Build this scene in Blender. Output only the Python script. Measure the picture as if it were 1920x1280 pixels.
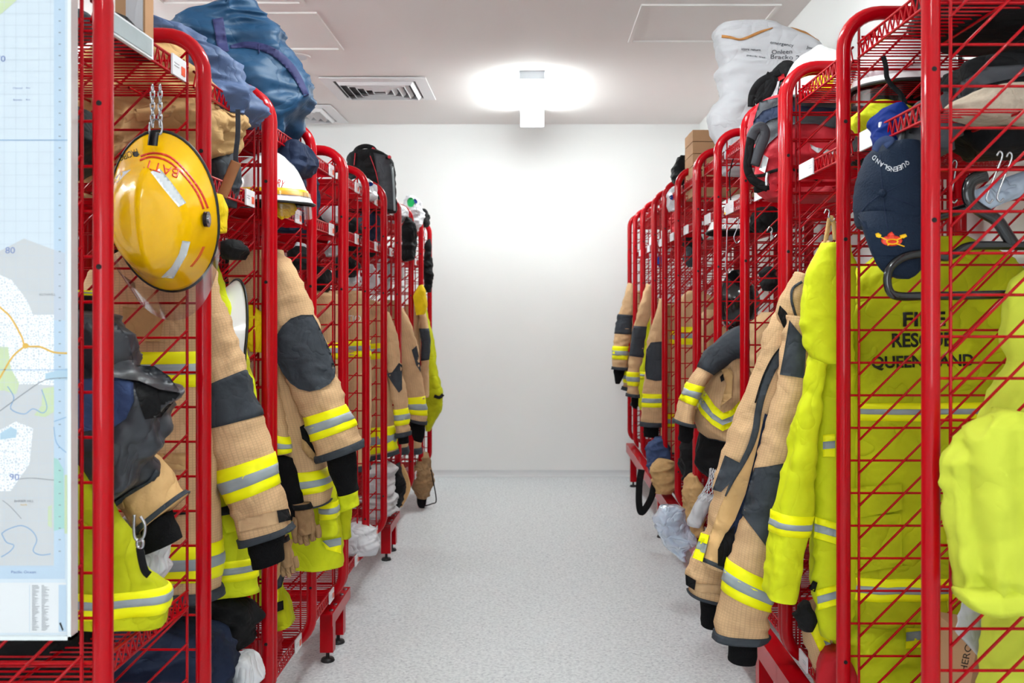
import bpy, bmesh, math, random
import numpy as np
from mathutils import Vector, Matrix, noise
from mathutils.bvhtree import BVHTree

for o in list(bpy.data.objects):
    bpy.data.objects.remove(o)
SC = bpy.context.scene
COL = SC.collection

# ------------------------------------------------------------------ camera, world, light, exposure
CAM_Z, FPX, VX, VY = 1.30, 1800.0, 1000.0, 575.0
cam_data = bpy.data.cameras.new('camera')
cam = bpy.data.objects.new('camera', cam_data)
COL.objects.link(cam)
cam.location = (0, 0, CAM_Z)
cam.rotation_euler = (math.pi / 2, 0, 0)
cam_data.sensor_width = 36.0
cam_data.lens = FPX * 36.0 / 1920.0
cam_data.shift_x = -(VX - 960) / 1920.0
cam_data.shift_y = (VY - 640) / 1920.0
cam_data.dof.use_dof = True
cam_data.dof.focus_distance = 2.75
cam_data.dof.aperture_fstop = 6.5
cam_data.clip_start = 0.05
SC.camera = cam
w = bpy.data.worlds.new('world')
SC.world = w
w.use_nodes = True
w.node_tree.nodes['Background'].inputs[0].default_value = (0.9, 0.95, 1, 1)
w.node_tree.nodes['Background'].inputs[1].default_value = 0.3
SC.view_settings.view_transform = 'Standard'
SC.view_settings.look = 'None'
SC.view_settings.exposure = 0.84
SC.view_settings.gamma = 1.0
SC.view_settings.use_curve_mapping = False
LAMP = 30.0          # radiance of the ceiling battens


# added fill light from behind the viewer, standing for no known source
_l = bpy.data.lights.new('window_daylight', 'AREA')
_l.shape = 'RECTANGLE'; _l.size = 3.7; _l.size_y = 2.2; _l.energy = 32; _l.color = (.95, 1, .99)
_o = bpy.data.objects.new('window_daylight', _l)
COL.objects.link(_o)
_o.location = (-.9, -6.9, 1.4)
_o.rotation_euler = (math.radians(90), 0, 0)


def at(px, py, Y):
    """a point of the photograph, put at depth Y"""
    return Vector(((px - VX) / FPX * Y, Y, CAM_Z - (py - VY) / FPX * Y))


# ------------------------------------------------------------------ materials
def lin(c):
    return tuple((v / 255 / 12.92) if v / 255 <= .04045 else ((v / 255 + .055) / 1.055) ** 2.4 for v in c)


MATS = {}


def mat(name, rgb, rough=.6, var=.0, scale=8., bump=0., bscale=200., metal=0., spec=.5, coat=0., trans=0., ior=1.45,
        emit=0., sheen=0., weave=None, alpha=1., crease=None):
    m = bpy.data.materials.new(name)
    m.use_nodes = True
    nt = m.node_tree
    b = nt.nodes['Principled BSDF']
    c = lin(rgb)
    b.inputs['Base Color'].default_value = (*c, 1)
    b.inputs['Roughness'].default_value = rough
    b.inputs['Metallic'].default_value = metal
    b.inputs['Specular IOR Level'].default_value = spec
    b.inputs['Coat Weight'].default_value = coat
    b.inputs['Coat Roughness'].default_value = .04
    b.inputs['Transmission Weight'].default_value = trans
    b.inputs['IOR'].default_value = ior
    b.inputs['Sheen Weight'].default_value = sheen
    b.inputs['Alpha'].default_value = alpha
    if emit:
        b.inputs['Emission Color'].default_value = (*c, 1)
        b.inputs['Emission Strength'].default_value = emit
    col = None
    if var:
        tc = nt.nodes.new('ShaderNodeTexCoord')
        n = nt.nodes.new('ShaderNodeTexNoise')
        n.inputs['Scale'].default_value = scale
        n.inputs['Detail'].default_value = 5
        nt.links.new(tc.outputs['Object'], n.inputs['Vector'])
        r = nt.nodes.new('ShaderNodeValToRGB')
        r.color_ramp.elements[0].position = .3
        r.color_ramp.elements[1].position = .7
        r.color_ramp.elements[0].color = (*[v * (1 - var) for v in c], 1)
        r.color_ramp.elements[1].color = (*[min(1, v * (1 + var * .6)) for v in c], 1)
        nt.links.new(n.outputs['Fac'], r.inputs['Fac'])
        col = r.outputs['Color']
    if weave:
        # fine ripstop grid on the cloth's own UV (metres)
        uv = nt.nodes.new('ShaderNodeUVMap')
        sp = nt.nodes.new('ShaderNodeSeparateXYZ')
        nt.links.new(uv.outputs['UV'], sp.inputs[0])
        outs = []
        for ax in ('X', 'Y'):
            mu = nt.nodes.new('ShaderNodeMath'); mu.operation = 'MULTIPLY'
            mu.inputs[1].default_value = 1 / weave[0]
            nt.links.new(sp.outputs[ax], mu.inputs[0])
            fr = nt.nodes.new('ShaderNodeMath'); fr.operation = 'FRACT'
            nt.links.new(mu.outputs[0], fr.inputs[0])
            lt = nt.nodes.new('ShaderNodeMath'); lt.operation = 'LESS_THAN'
            lt.inputs[1].default_value = .24
            nt.links.new(fr.outputs[0], lt.inputs[0])
            outs.append(lt.outputs[0])
        mx = nt.nodes.new('ShaderNodeMath'); mx.operation = 'MAXIMUM'
        nt.links.new(outs[0], mx.inputs[0]); nt.links.new(outs[1], mx.inputs[1])
        fm = nt.nodes.new('ShaderNodeMath'); fm.operation = 'MULTIPLY'
        fm.inputs[1].default_value = weave[1]
        nt.links.new(mx.outputs[0], fm.inputs[0])
        mc = nt.nodes.new('ShaderNodeMix'); mc.data_type = 'RGBA'
        nt.links.new(fm.outputs[0], mc.inputs[0])
        if col:
            nt.links.new(col, mc.inputs[6])
        else:
            mc.inputs[6].default_value = (*c, 1)
        mc.inputs[7].default_value = (*[v * .35 for v in c], 1)
        col = mc.outputs[2]
    if col:
        nt.links.new(col, b.inputs['Base Color'])
    if bump:
        tc2 = nt.nodes.new('ShaderNodeTexCoord')
        n2 = nt.nodes.new('ShaderNodeTexNoise')
        n2.inputs['Scale'].default_value = bscale
        n2.inputs['Detail'].default_value = 3
        nt.links.new(tc2.outputs['Object'], n2.inputs['Vector'])
        bp = nt.nodes.new('ShaderNodeBump')
        bp.inputs['Strength'].default_value = bump
        bp.inputs['Distance'].default_value = .01
        nt.links.new(n2.outputs['Fac'], bp.inputs['Height'])
        last = bp
        if crease:
            # sharp wrinkle lines: folded noise
            n3 = nt.nodes.new('ShaderNodeTexNoise')
            n3.inputs['Scale'].default_value = crease[0]
            n3.inputs['Detail'].default_value = 2
            n3.inputs['Distortion'].default_value = .6
            nt.links.new(tc2.outputs['Object'], n3.inputs['Vector'])
            su = nt.nodes.new('ShaderNodeMath'); su.operation = 'SUBTRACT'; su.inputs[1].default_value = .5
            nt.links.new(n3.outputs['Fac'], su.inputs[0])
            ab = nt.nodes.new('ShaderNodeMath'); ab.operation = 'ABSOLUTE'
            nt.links.new(su.outputs[0], ab.inputs[0])
            pw = nt.nodes.new('ShaderNodeMath'); pw.operation = 'POWER'; pw.inputs[1].default_value = .6
            nt.links.new(ab.outputs[0], pw.inputs[0])
            b3 = nt.nodes.new('ShaderNodeBump')
            b3.inputs['Strength'].default_value = crease[1]
            b3.inputs['Distance'].default_value = .02
            nt.links.new(pw.outputs[0], b3.inputs['Height'])
            nt.links.new(bp.outputs['Normal'], b3.inputs['Normal'])
            last = b3
        nt.links.new(last.outputs['Normal'], b.inputs['Normal'])
    MATS[name] = m
    return m


M = MATS
mat('red_paint', (172, 0, 15), .38, spec=.06, coat=.38)
mat('tan_cloth', (212, 174, 132), .85, var=.16, scale=7, bump=.35, bscale=38, weave=(.0062, .22), spec=.2, crease=(9, 0.28))
mat('tan_soft', (196, 158, 108), .85, var=.2, scale=9, bump=.4, bscale=30, spec=.2, crease=(11, 0.55))
mat('tan_lining', (214, 172, 118), .85, var=.18, scale=9, bump=.4, bscale=34, spec=.2, crease=(12, 0.5))
mat('charcoal_cloth', (56, 61, 68), .72, var=.22, scale=9, bump=.4, bscale=30, spec=.3, crease=(12, 0.4))
mat('rain_cloth', (52, 55, 62), .42, var=.2, scale=6, bump=.3, bscale=18, spec=.5, crease=(9, 0.6))
mat('denim_blue', (62, 78, 116), .8, var=.25, scale=12, bump=.3, bscale=60, spec=.2, crease=(10, 0.5))
mat('black_cloth', (20, 20, 22), .8, var=.25, scale=10, bump=.4, bscale=40, spec=.25, crease=(12, 0.6))
mat('black_knit', (16, 16, 18), .95, bump=.5, bscale=220, spec=.15)
mat('navy_cloth', (26, 38, 64), .75, var=.25, scale=7, bump=.35, bscale=30, spec=.3, crease=(9, 0.6))
mat('navy_cap', (24, 36, 54), .8, bump=.3, bscale=260, spec=.2)
mat('steel_blue_bag', (24, 66, 100), .5, var=.22, scale=5, bump=.3, bscale=20, spec=.4, crease=(6, 0.45))
mat('bag_tape', (48, 50, 92), .7, var=.15, scale=20, spec=.3)
mat('denim_light', (78, 97, 134), .6, var=.22, scale=8, bump=.35, bscale=24, spec=.35, crease=(10, 0.6))
mat('hivis_cloth', (208, 216, 26), .72, var=.12, scale=5, bump=.3, bscale=30, spec=.25, crease=(8, 0.4))
mat('hivis_worn', (188, 192, 22), .78, var=.22, scale=7, bump=.35, bscale=28, spec=.2, crease=(9, 0.8))  # darker, more mottled copy of the hi-vis yellow
mat('hivis_pale', (194, 202, 64), .75, var=.06, scale=4, bump=.12, bscale=24, spec=.2, crease=(6, 0.3))
mat('band_yellow', (250, 248, 4), .55, spec=.3)
mat('band_silver', (152, 162, 166), .45, var=.08, scale=30, spec=.5)
mat('white_paper', (186, 186, 190), .75, var=.05, scale=4, bump=.3, bscale=10, spec=.3, crease=(9, 0.5))
mat('white_plastic', (212, 213, 218), .35, var=.06, scale=8, bump=.3, bscale=14, crease=(14, 0.7))
mat('white_towel', (206, 204, 206), .95, var=.08, scale=14, bump=.5, bscale=60, spec=.1, crease=(10, 0.4))
mat('clear_plastic', (205, 220, 240), .2, var=.2, scale=7, bump=.5, bscale=12, trans=.35, crease=(16, 0.8))
mat('kraft', (178, 124, 72), .85, var=.12, scale=12, spec=.2)
mat('carton', (176, 136, 102), .85, var=.1, scale=6, spec=.2)
mat('white_gloss', (238, 238, 240), .14, coat=.5)
mat('yellow_gloss', (248, 190, 0), .2, spec=.35, coat=.35)
mat('helmet_yellow_label', (250, 196, 10), .35)
mat('reflect_white', (214, 218, 222), .35)
mat('black_rubber', (22, 22, 24), .45)
mat('black_gloss', (18, 18, 20), .18, coat=.3)
mat('print_red', (216, 52, 22), .4)
mat('print_black', (18, 18, 12), .6)
mat('print_white', (226, 228, 232), .6)
mat('glove_yellow', (236, 200, 20), .75, var=.15, scale=14, bump=.3, bscale=40, spec=.2, crease=(18, 0.5))
mat('glove_tan', (150, 118, 84), .8, var=.2, scale=14, bump=.4, bscale=40, spec=.2, crease=(18, 0.6))
mat('leather_tan', (158, 104, 64), .65, var=.15, scale=20)
mat('backpack_red', (190, 24, 42), .6, var=.15, scale=6, bump=.3, bscale=26, crease=(8, 0.4))
mat('backpack_grey', (62, 64, 70), .65, var=.2, scale=6, bump=.3, bscale=26, crease=(9, 0.4))
mat('steel', (176, 178, 182), .25, metal=1.)
mat('dark_hole', (14, 4, 5), .8)
mat('label_white', (226, 228, 232), .3)
mat('label_orange', (226, 92, 60), .4)
mat('beige_wool', (186, 172, 154), .95, var=.2, scale=20, bump=.5, bscale=80, spec=.1, crease=(12, 0.5))
mat('cobalt', (8, 38, 112), .8, spec=.15, var=.2, scale=8, bump=.3, bscale=24, crease=(10, 0.5))
mat('green_plastic', (20, 170, 90), .4)
mat('red_cloth', (196, 18, 34), .75, var=.15, scale=8, bump=.3, bscale=24, crease=(10, 0.5))
mat('wall_paint', (236, 237, 236), .7, var=.015, scale=2, bump=.03, bscale=120, spec=.3)
mat('ceiling_paint', (236, 232, 230), .8, var=.01, scale=2, spec=.2)
mat('ceiling_trim', (232, 229, 226), .5)
mat('vent_white', (226, 226, 228), .45)
mat('vent_dark', (70, 72, 76), .7)
mat('lamp_body', (196, 200, 206), .5)
mat('diffuser', (244, 252, 251), .5, emit=LAMP)
mat('diffuser_aged', (244, 252, 251), .5, emit=LAMP * .74)  # lower emission, set to soften the hot spot on the back wall
mat('daylight_pane', (236, 246, 255), .3, emit=2.2)  # glow of the added front panes, extra fill
mat('alu_frame', (222, 226, 226), .35, metal=.3)
for _n, _c in (('map_paper', (224, 234, 244)), ('map_white', (240, 241, 244)), ('map_border', (200, 219, 238)), ('map_border_land', (206, 214, 228)), ('map_land', (216, 217, 220)), ('map_green', (214, 228, 186)),
               ('map_teal', (178, 220, 214)), ('map_pond', (188, 214, 232)), ('map_orange', (238, 190, 92)), ('map_grey', (140, 142, 150)), ('map_blue', (150, 184, 222)), ('map_grid', (208, 218, 230)), ('map_num', (128, 146, 200))):
    mat(_n, tuple(v * .89 for v in _c), .4, spec=.3)
mat('skirting', (206, 208, 210), .4)


def glass(name, rgb, rough=.03):
    """thin clear sheet: mostly see-through, with a weak mirror on top"""
    m = bpy.data.materials.new(name)
    m.use_nodes = True
    nt = m.node_tree
    nt.nodes.remove(nt.nodes['Principled BSDF'])
    out = nt.nodes['Material Output']
    t = nt.nodes.new('ShaderNodeBsdfTransparent')
    t.inputs[0].default_value = (*lin(rgb), 1)
    g = nt.nodes.new('ShaderNodeBsdfGlossy')
    g.inputs['Roughness'].default_value = rough
    lw = nt.nodes.new('ShaderNodeLayerWeight')
    lw.inputs[0].default_value = .25
    mx = nt.nodes.new('ShaderNodeMixShader')
    ad = nt.nodes.new('ShaderNodeMath'); ad.operation = 'MULTIPLY_ADD'
    ad.inputs[1].default_value = .4; ad.inputs[2].default_value = .025
    nt.links.new(lw.outputs['Fresnel'], ad.inputs[0])
    nt.links.new(ad.outputs[0], mx.inputs[0])
    nt.links.new(t.outputs[0], mx.inputs[1]); nt.links.new(g.outputs[0], mx.inputs[2])
    nt.links.new(mx.outputs[0], out.inputs[0])
    MATS[name] = m


glass('visor_clear', (222, 212, 215), .12)


def floor_mat():
    m = bpy.data.materials.new('vinyl_floor')
    m.use_nodes = True
    nt = m.node_tree
    b = nt.nodes['Principled BSDF']
    b.inputs['Roughness'].default_value = .42
    b.inputs['Specular IOR Level'].default_value = .4
    tc = nt.nodes.new('ShaderNodeTexCoord')
    v = nt.nodes.new('ShaderNodeTexVoronoi'); v.inputs['Scale'].default_value = 130
    nt.links.new(tc.outputs['Object'], v.inputs['Vector'])
    r = nt.nodes.new('ShaderNodeValToRGB')
    e = r.color_ramp.elements
    e[0].position = 0; e[0].color = (*lin((186, 190, 196)), 1)
    e[1].position = 1; e[1].color = (*lin((230, 234, 236)), 1)
    k = e.new(.28); k.color = (*lin((214, 219, 221)), 1)
    nt.links.new(v.outputs['Color'], r.inputs['Fac'])
    n = nt.nodes.new('ShaderNodeTexNoise'); n.inputs['Scale'].default_value = 75; n.inputs['Detail'].default_value = 5
    nt.links.new(tc.outputs['Object'], n.inputs['Vector'])
    r2 = nt.nodes.new('ShaderNodeValToRGB')
    r2.color_ramp.elements[0].position = .36; r2.color_ramp.elements[0].color = (.80, .80, .82, 1)
    r2.color_ramp.elements[1].position = .56; r2.color_ramp.elements[1].color = (1, 1, 1, 1)
    nt.links.new(n.outputs['Fac'], r2.inputs['Fac'])
    mx = nt.nodes.new('ShaderNodeMix'); mx.data_type = 'RGBA'; mx.blend_type = 'MULTIPLY'
    mx.inputs[0].default_value = 1
    nt.links.new(r.outputs['Color'], mx.inputs[6]); nt.links.new(r2.outputs['Color'], mx.inputs[7])
    nt.links.new(mx.outputs[2], b.inputs['Base Color'])
    MATS['vinyl_floor'] = m


floor_mat()


def street_mat():
    m = bpy.data.materials.new('map_streets')
    m.use_nodes = True
    nt = m.node_tree
    b = nt.nodes['Principled BSDF']
    b.inputs['Roughness'].default_value = .35
    tc = nt.nodes.new('ShaderNodeTexCoord')
    v = nt.nodes.new('ShaderNodeTexVoronoi'); v.feature = 'DISTANCE_TO_EDGE'; v.inputs['Scale'].default_value = 240
    nt.links.new(tc.outputs['Object'], v.inputs['Vector'])
    r = nt.nodes.new('ShaderNodeValToRGB')
    e = r.color_ramp.elements
    e[0].position = .05; e[0].color = (*lin((240, 240, 243)), 1)
    e[1].position = .22; e[1].color = (*lin((196, 198, 204)), 1)
    nt.links.new(v.outputs['Distance'], r.inputs['Fac'])
    nt.links.new(r.outputs['Color'], b.inputs['Base Color'])
    MATS['map_streets'] = m


street_mat()


# ------------------------------------------------------------------ mesh helpers
class MB:
    """collects geometry and links it as ONE mesh object"""

    def __init__(s):
        s.v, s.f, s.uv, s.mi, s.sm = [], [], None, [], []

    def add(s, v, f, mi=0, smooth=True):
        o = len(s.v)
        s.v += [tuple(p) for p in v]
        s.f += [tuple(i + o for i in q) for q in f]
        s.mi += [mi] * len(f)
        s.sm += [smooth] * len(f)

    def box(s, x0, x1, y0, y1, z0, z1, mi=0, rot=None, c=None):
        v = [Vector((x, y, z)) for x in (x0, x1) for y in (y0, y1) for z in (z0, z1)]
        if rot is not None:
            cc = Vector(c) if c is not None else Vector(((x0 + x1) / 2, (y0 + y1) / 2, (z0 + z1) / 2))
            v = [rot @ (p - cc) + cc for p in v]
        s.add(v, [(0, 1, 3, 2), (4, 6, 7, 5), (0, 4, 5, 1), (2, 3, 7, 6), (0, 2, 6, 4), (1, 5, 7, 3)], mi, False)

    def tube(s, pts, r, n=6, closed=False, mi=0, flat=None, cap=True):
        """sweep a round (or flat=(w,t)) section along a path"""
        P = [Vector(p) for p in pts]
        N = len(P)
        T = []
        for i in range(N):
            a = P[(i - 1) % N] if (closed or i > 0) else P[0]
            b = P[(i + 1) % N] if (closed or i < N - 1) else P[-1]
            d = (b - a)
            T.append(d.normalized() if d.length > 1e-9 else Vector((0, 0, 1)))
        up = Vector((0, 1, 0)) if abs(T[0].y) < .9 else Vector((1, 0, 0))
        nrm = (up - T[0] * up.dot(T[0])).normalized()
        v = []
        for i in range(N):
            nrm = (nrm - T[i] * nrm.dot(T[i]))
            nrm = nrm.normalized() if nrm.length > 1e-6 else T[i].orthogonal().normalized()
            bi = T[i].cross(nrm)
            rr = r[i] if isinstance(r, (list, tuple)) else r
            for k in range(n):
                a = 2 * math.pi * k / n + (math.pi / n if n == 4 else 0)
                if flat:
                    v.append(P[i] + nrm * math.cos(a) * flat[1] + bi * math.sin(a) * flat[0])
                else:
                    v.append(P[i] + nrm * math.cos(a) * rr + bi * math.sin(a) * rr)
        f = []
        for i in range(N if closed else N - 1):
            j = (i + 1) % N
            for k in range(n):
                l = (k + 1) % n
                f.append((i * n + k, i * n + l, j * n + l, j * n + k))
        if not closed and cap:
            f.append(tuple(reversed(range(n))))
            f.append(tuple((N - 1) * n + k for k in range(n)))
        s.add(v, f, mi, n > 4)

    def cyl(s, c, ax, r, h, n=16, mi=0, r2=None):
        ax = Vector(ax).normalized()
        u = ax.orthogonal().normalized(); w_ = ax.cross(u)
        r2 = r if r2 is None else r2
        c = Vector(c)
        v = [c + (u * math.cos(2 * math.pi * k / n) + w_ * math.sin(2 * math.pi * k / n)) * r for k in range(n)]
        v += [c + ax * h + (u * math.cos(2 * math.pi * k / n) + w_ * math.sin(2 * math.pi * k / n)) * r2 for k in range(n)]
        f = [(k, (k + 1) % n, n + (k + 1) % n, n + k) for k in range(n)]
        s.add(v, f, mi, True)
        s.add(v, [tuple(reversed(range(n))), tuple(range(n, 2 * n))], mi, False)

    def build(s, name, mats, parent=None, uv=None, kind=None):
        if not isinstance(mats, (list, tuple)):
            mats = [mats]
        me = bpy.data.meshes.new(name)
        off = Vector((0, 0, 0))
        if parent is not None:
            p = parent
            while p is not None:
                off += p.location
                p = p.parent
        me.from_pydata([(x - off.x, y - off.y, z - off.z) for x, y, z in s.v], [], s.f)
        for m in mats:
            me.materials.append(MATS[m] if isinstance(m, str) else m)
        me.polygons.foreach_set('material_index', s.mi)
        me.polygons.foreach_set('use_smooth', s.sm)
        if uv is not None:
            l = me.uv_layers.new(name='UVMap')
            l.data.foreach_set('uv', np.asarray(uv, dtype=np.float32)[[i for q in s.f for i in q]].ravel())
        me.update()
        o = bpy.data.objects.new(name, me)
        COL.objects.link(o)
        if parent is not None:
            o.parent = parent
        if kind:
            o['kind'] = kind
        return o


def thing(name, label, cat, loc=(0, 0, 0), group=None):
    o = bpy.data.objects.new(name, None)
    o.empty_display_size = .05
    COL.objects.link(o)
    o.location = loc
    o['label'] = label
    o['category'] = cat
    if group:
        o['group'] = group
    return o


def tag(o, label, cat, group=None):
    o['label'] = label
    o['category'] = cat
    if group:
        o['group'] = group
    return o


def struct(name, mb, m):
    o = mb.build(name, m)
    o['kind'] = 'structure'
    return o


def copy_tree(o, parent=None):
    c = o.copy()
    COL.objects.link(c)
    if parent is not None:
        c.parent = parent
    for ch in list(o.children):
        copy_tree(ch, c)
    return c


def spline(pts, n=8, closed=False):
    """Catmull-Rom through 3D points"""
    P = [Vector(p) for p in pts]
    N = len(P)
    out = []
    for i in range(N if closed else N - 1):
        p0 = P[(i - 1) % N] if (closed or i > 0) else P[0]
        p1, p2 = P[i], P[(i + 1) % N]
        p3 = P[(i + 2) % N] if (closed or i + 2 < N) else P[-1]
        for k in range(n):
            t = k / n
            out.append(.5 * ((2 * p1) + (p2 - p0) * t + (2 * p0 - 5 * p1 + 4 * p2 - p3) * t * t + (3 * p1 - p0 - 3 * p2 + p3) * t ** 3))
    if not closed:
        out.append(P[-1])
    return out


def pxs(pts, Y, n=6, closed=False):
    return spline([at(p[0], p[1], p[2] if len(p) > 2 else Y) for p in pts], n, closed)


# ------------------------------------------------------------------ cloth: lofted tubes with folds
class Loft:
    """cloth or bag swept through cross sections. Each section: (xl,yl, xr,yr [,depth Y [,half thickness]])"""

    def __init__(s, secs, Y, hd=.06, p=2.4, fold=.006, cross=.004, seed=0, lx=.05, lv=.22, ridge=False):
        L, R, H, cy = [], [], [], []
        for q in secs:
            y = q[4] if len(q) > 4 and q[4] else Y
            h = q[5] if len(q) > 5 else hd
            L.append(at(q[0], q[1], y)); R.append(at(q[2], q[3], y)); H.append(h); cy.append((q[1] + q[3]) / 2)
        s.L, s.R = np.array(L), np.array(R)
        s.H = np.array(H)
        s.cy = cy
        s.n = len(secs)
        s.p, s.fold, s.cross, s.lx, s.lv, s.ridge = p, fold, cross, lx, lv, ridge
        rnd = random.Random(seed * 7919 + 13)
        s.off = Vector((rnd.uniform(-50, 50), rnd.uniform(-50, 50), rnd.uniform(-50, 50)))
        us = np.linspace(0, s.n - 1, 60)
        c = np.array([(s._cr(s.L, u) + s._cr(s.R, u)) / 2 for u in us])
        s.us = us
        s.vl = np.concatenate([[0], np.cumsum(np.linalg.norm(np.diff(c, axis=0), axis=1))])
        s.bv = []

    @staticmethod
    def _cr(A, u):
        n = len(A)
        i = max(0, min(n - 2, int(math.floor(u))))
        t = u - i
        p1, p2 = A[i], A[i + 1]
        p0 = A[i - 1] if i > 0 else 2 * p1 - p2
        p3 = A[i + 2] if i + 2 < n else 2 * p2 - p1
        m1 = (p2 - p0) * .5 * .85
        m2 = (p3 - p1) * .5 * .85
        t2, t3 = t * t, t * t * t
        return (2 * t3 - 3 * t2 + 1) * p1 + (t3 - 2 * t2 + t) * m1 + (-2 * t3 + 3 * t2) * p2 + (t3 - t2) * m2

    def u_of_y(s, y):
        best = min(np.linspace(0, s.n - 1, 400), key=lambda u: abs(float(s._cr(np.array(s.cy), u)) - y))
        return float(best)

    def row(s, u, ths, off=0.):
        L, R, h = s._cr(s.L, u), s._cr(s.R, u), float(s._cr(s.H, u))
        c = (L + R) / 2
        a = (R - L) / 2
        A = max(1e-4, float(np.linalg.norm(a)))
        ax = a / A
        h = max(h, .004)
        v = float(np.interp(u, s.us, s.vl))
        out = []
        e = 2 / s.p
        for th in ths:
            ce, se = math.cos(th), math.sin(th)
            x = math.copysign(abs(ce) ** e, ce)
            y = math.copysign(abs(se) ** e, se)
            nx, ny = x / A, y / h
            l = math.hypot(nx, ny) or 1
            nx, ny = nx / l, ny / l
            qx, qy = x * A, y * h
            d = 0
            if s.fold:
                q = noise.noise(Vector((qx / s.lx, qy / s.lx, v / s.lv)) + s.off)
                if s.ridge:
                    q = .35 - abs(q) * 1.6
                d += s.fold * q
            if s.cross:
                q = noise.noise(Vector((qx / .11 + v / .09, qy / .11, v / .055)) + s.off * 1.7)
                d += s.cross * (.4 - 2 * abs(q))
                q = noise.noise(Vector((qx / .05 - v / .07, qy / .05, v / .036)) + s.off * 2.3)
                d += s.cross * .5 * (.4 - 2 * abs(q))
            sc = min(1, A / .03)
            d = d * sc + off
            P = c + ax * (qx + nx * d)
            out.append((P[0], P[1] - (qy + ny * d), P[2]))
        return out, v, A + h

    def mesh(s, u0=0., u1=None, nu=None, nt=56, off=0., caps=True, rim=0.):
        u1 = s.n - 1 if u1 is None else u1
        nu = nu or max(3, int((u1 - u0) * 9))
        ths = [2 * math.pi * k / nt for k in range(nt)]
        mb = MB()
        V, UV = [], []
        us = list(np.linspace(u0, u1, nu + 1))
        seq = [(u, off) for u in us]
        if rim:
            seq = [(u0, -.001)] + seq + [(u1, -.001)]
        for u, o in seq:
            r, v, per = s.row(u, ths, o)
            V += r
            UV += [(per * 2 * k / nt, v) for k in range(nt)]
        F = []
        nr = len(seq)
        for i in range(nr - 1):
            for k in range(nt):
                l = (k + 1) % nt
                F.append((i * nt + k, (i + 1) * nt + k, (i + 1) * nt + l, i * nt + l))
        if caps:
            for i, rev in ((0, 0), (nr - 1, 1)):
                c = np.mean([V[i * nt + k] for k in range(nt)], axis=0)
                V.append(tuple(c)); UV.append(UV[i * nt])
                ci = len(V) - 1
                for k in range(nt):
                    l = (k + 1) % nt
                    F.append((ci, i * nt + l, i * nt + k) if rev else (ci, i * nt + k, i * nt + l))
        mb.add(V, F)
        return mb, UV

    def part(s, name, m, root, **kw):
        mb, uv = s.mesh(**kw)
        s.bv.append((mb.v, mb.f))
        return mb.build(name, m, root, uv)

    def bvh(s):
        V, F = [], []
        for v, f in s.bv:
            o = len(V)
            V += v
            F += [tuple(i + o for i in q) for q in f]
        return BVHTree.FromPolygons([Vector(p) for p in V], F)

    def band(s, root, u0, u1, name='reflective_band'):
        """yellow tape with a silver strip down its middle, sewn round the cloth"""
        b = s.part(name, 'band_yellow', root, u0=u0, u1=u1, nu=5, off=.0025, caps=False, rim=1)
        d = (u1 - u0)
        mb, uv = s.mesh(u0 + d * .35, u0 + d * .66, 3, 56, .0036, False, 1)
        mb.build('silver_strip', 'band_silver', b, uv)
        return b

    def band_y(s, root, y0, y1):
        return s.band(root, s.u_of_y(y0), s.u_of_y(y1))

    def trim(s, root, u0, u1, m='charcoal_cloth', name='hem_trim', off=.005):
        return s.part(name, m, root, u0=u0, u1=u1, nu=3, off=off, caps=False, rim=1)


def bvh_of(*lofts):
    V, F = [], []
    for s in lofts:
        for v, f in s.bv:
            o = len(V)
            V += v
            F += [tuple(i + o for i in q) for q in f]
    return BVHTree.FromPolygons([Vector(p) for p in V], F)


EYE = Vector((0, 0, CAM_Z))


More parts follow.
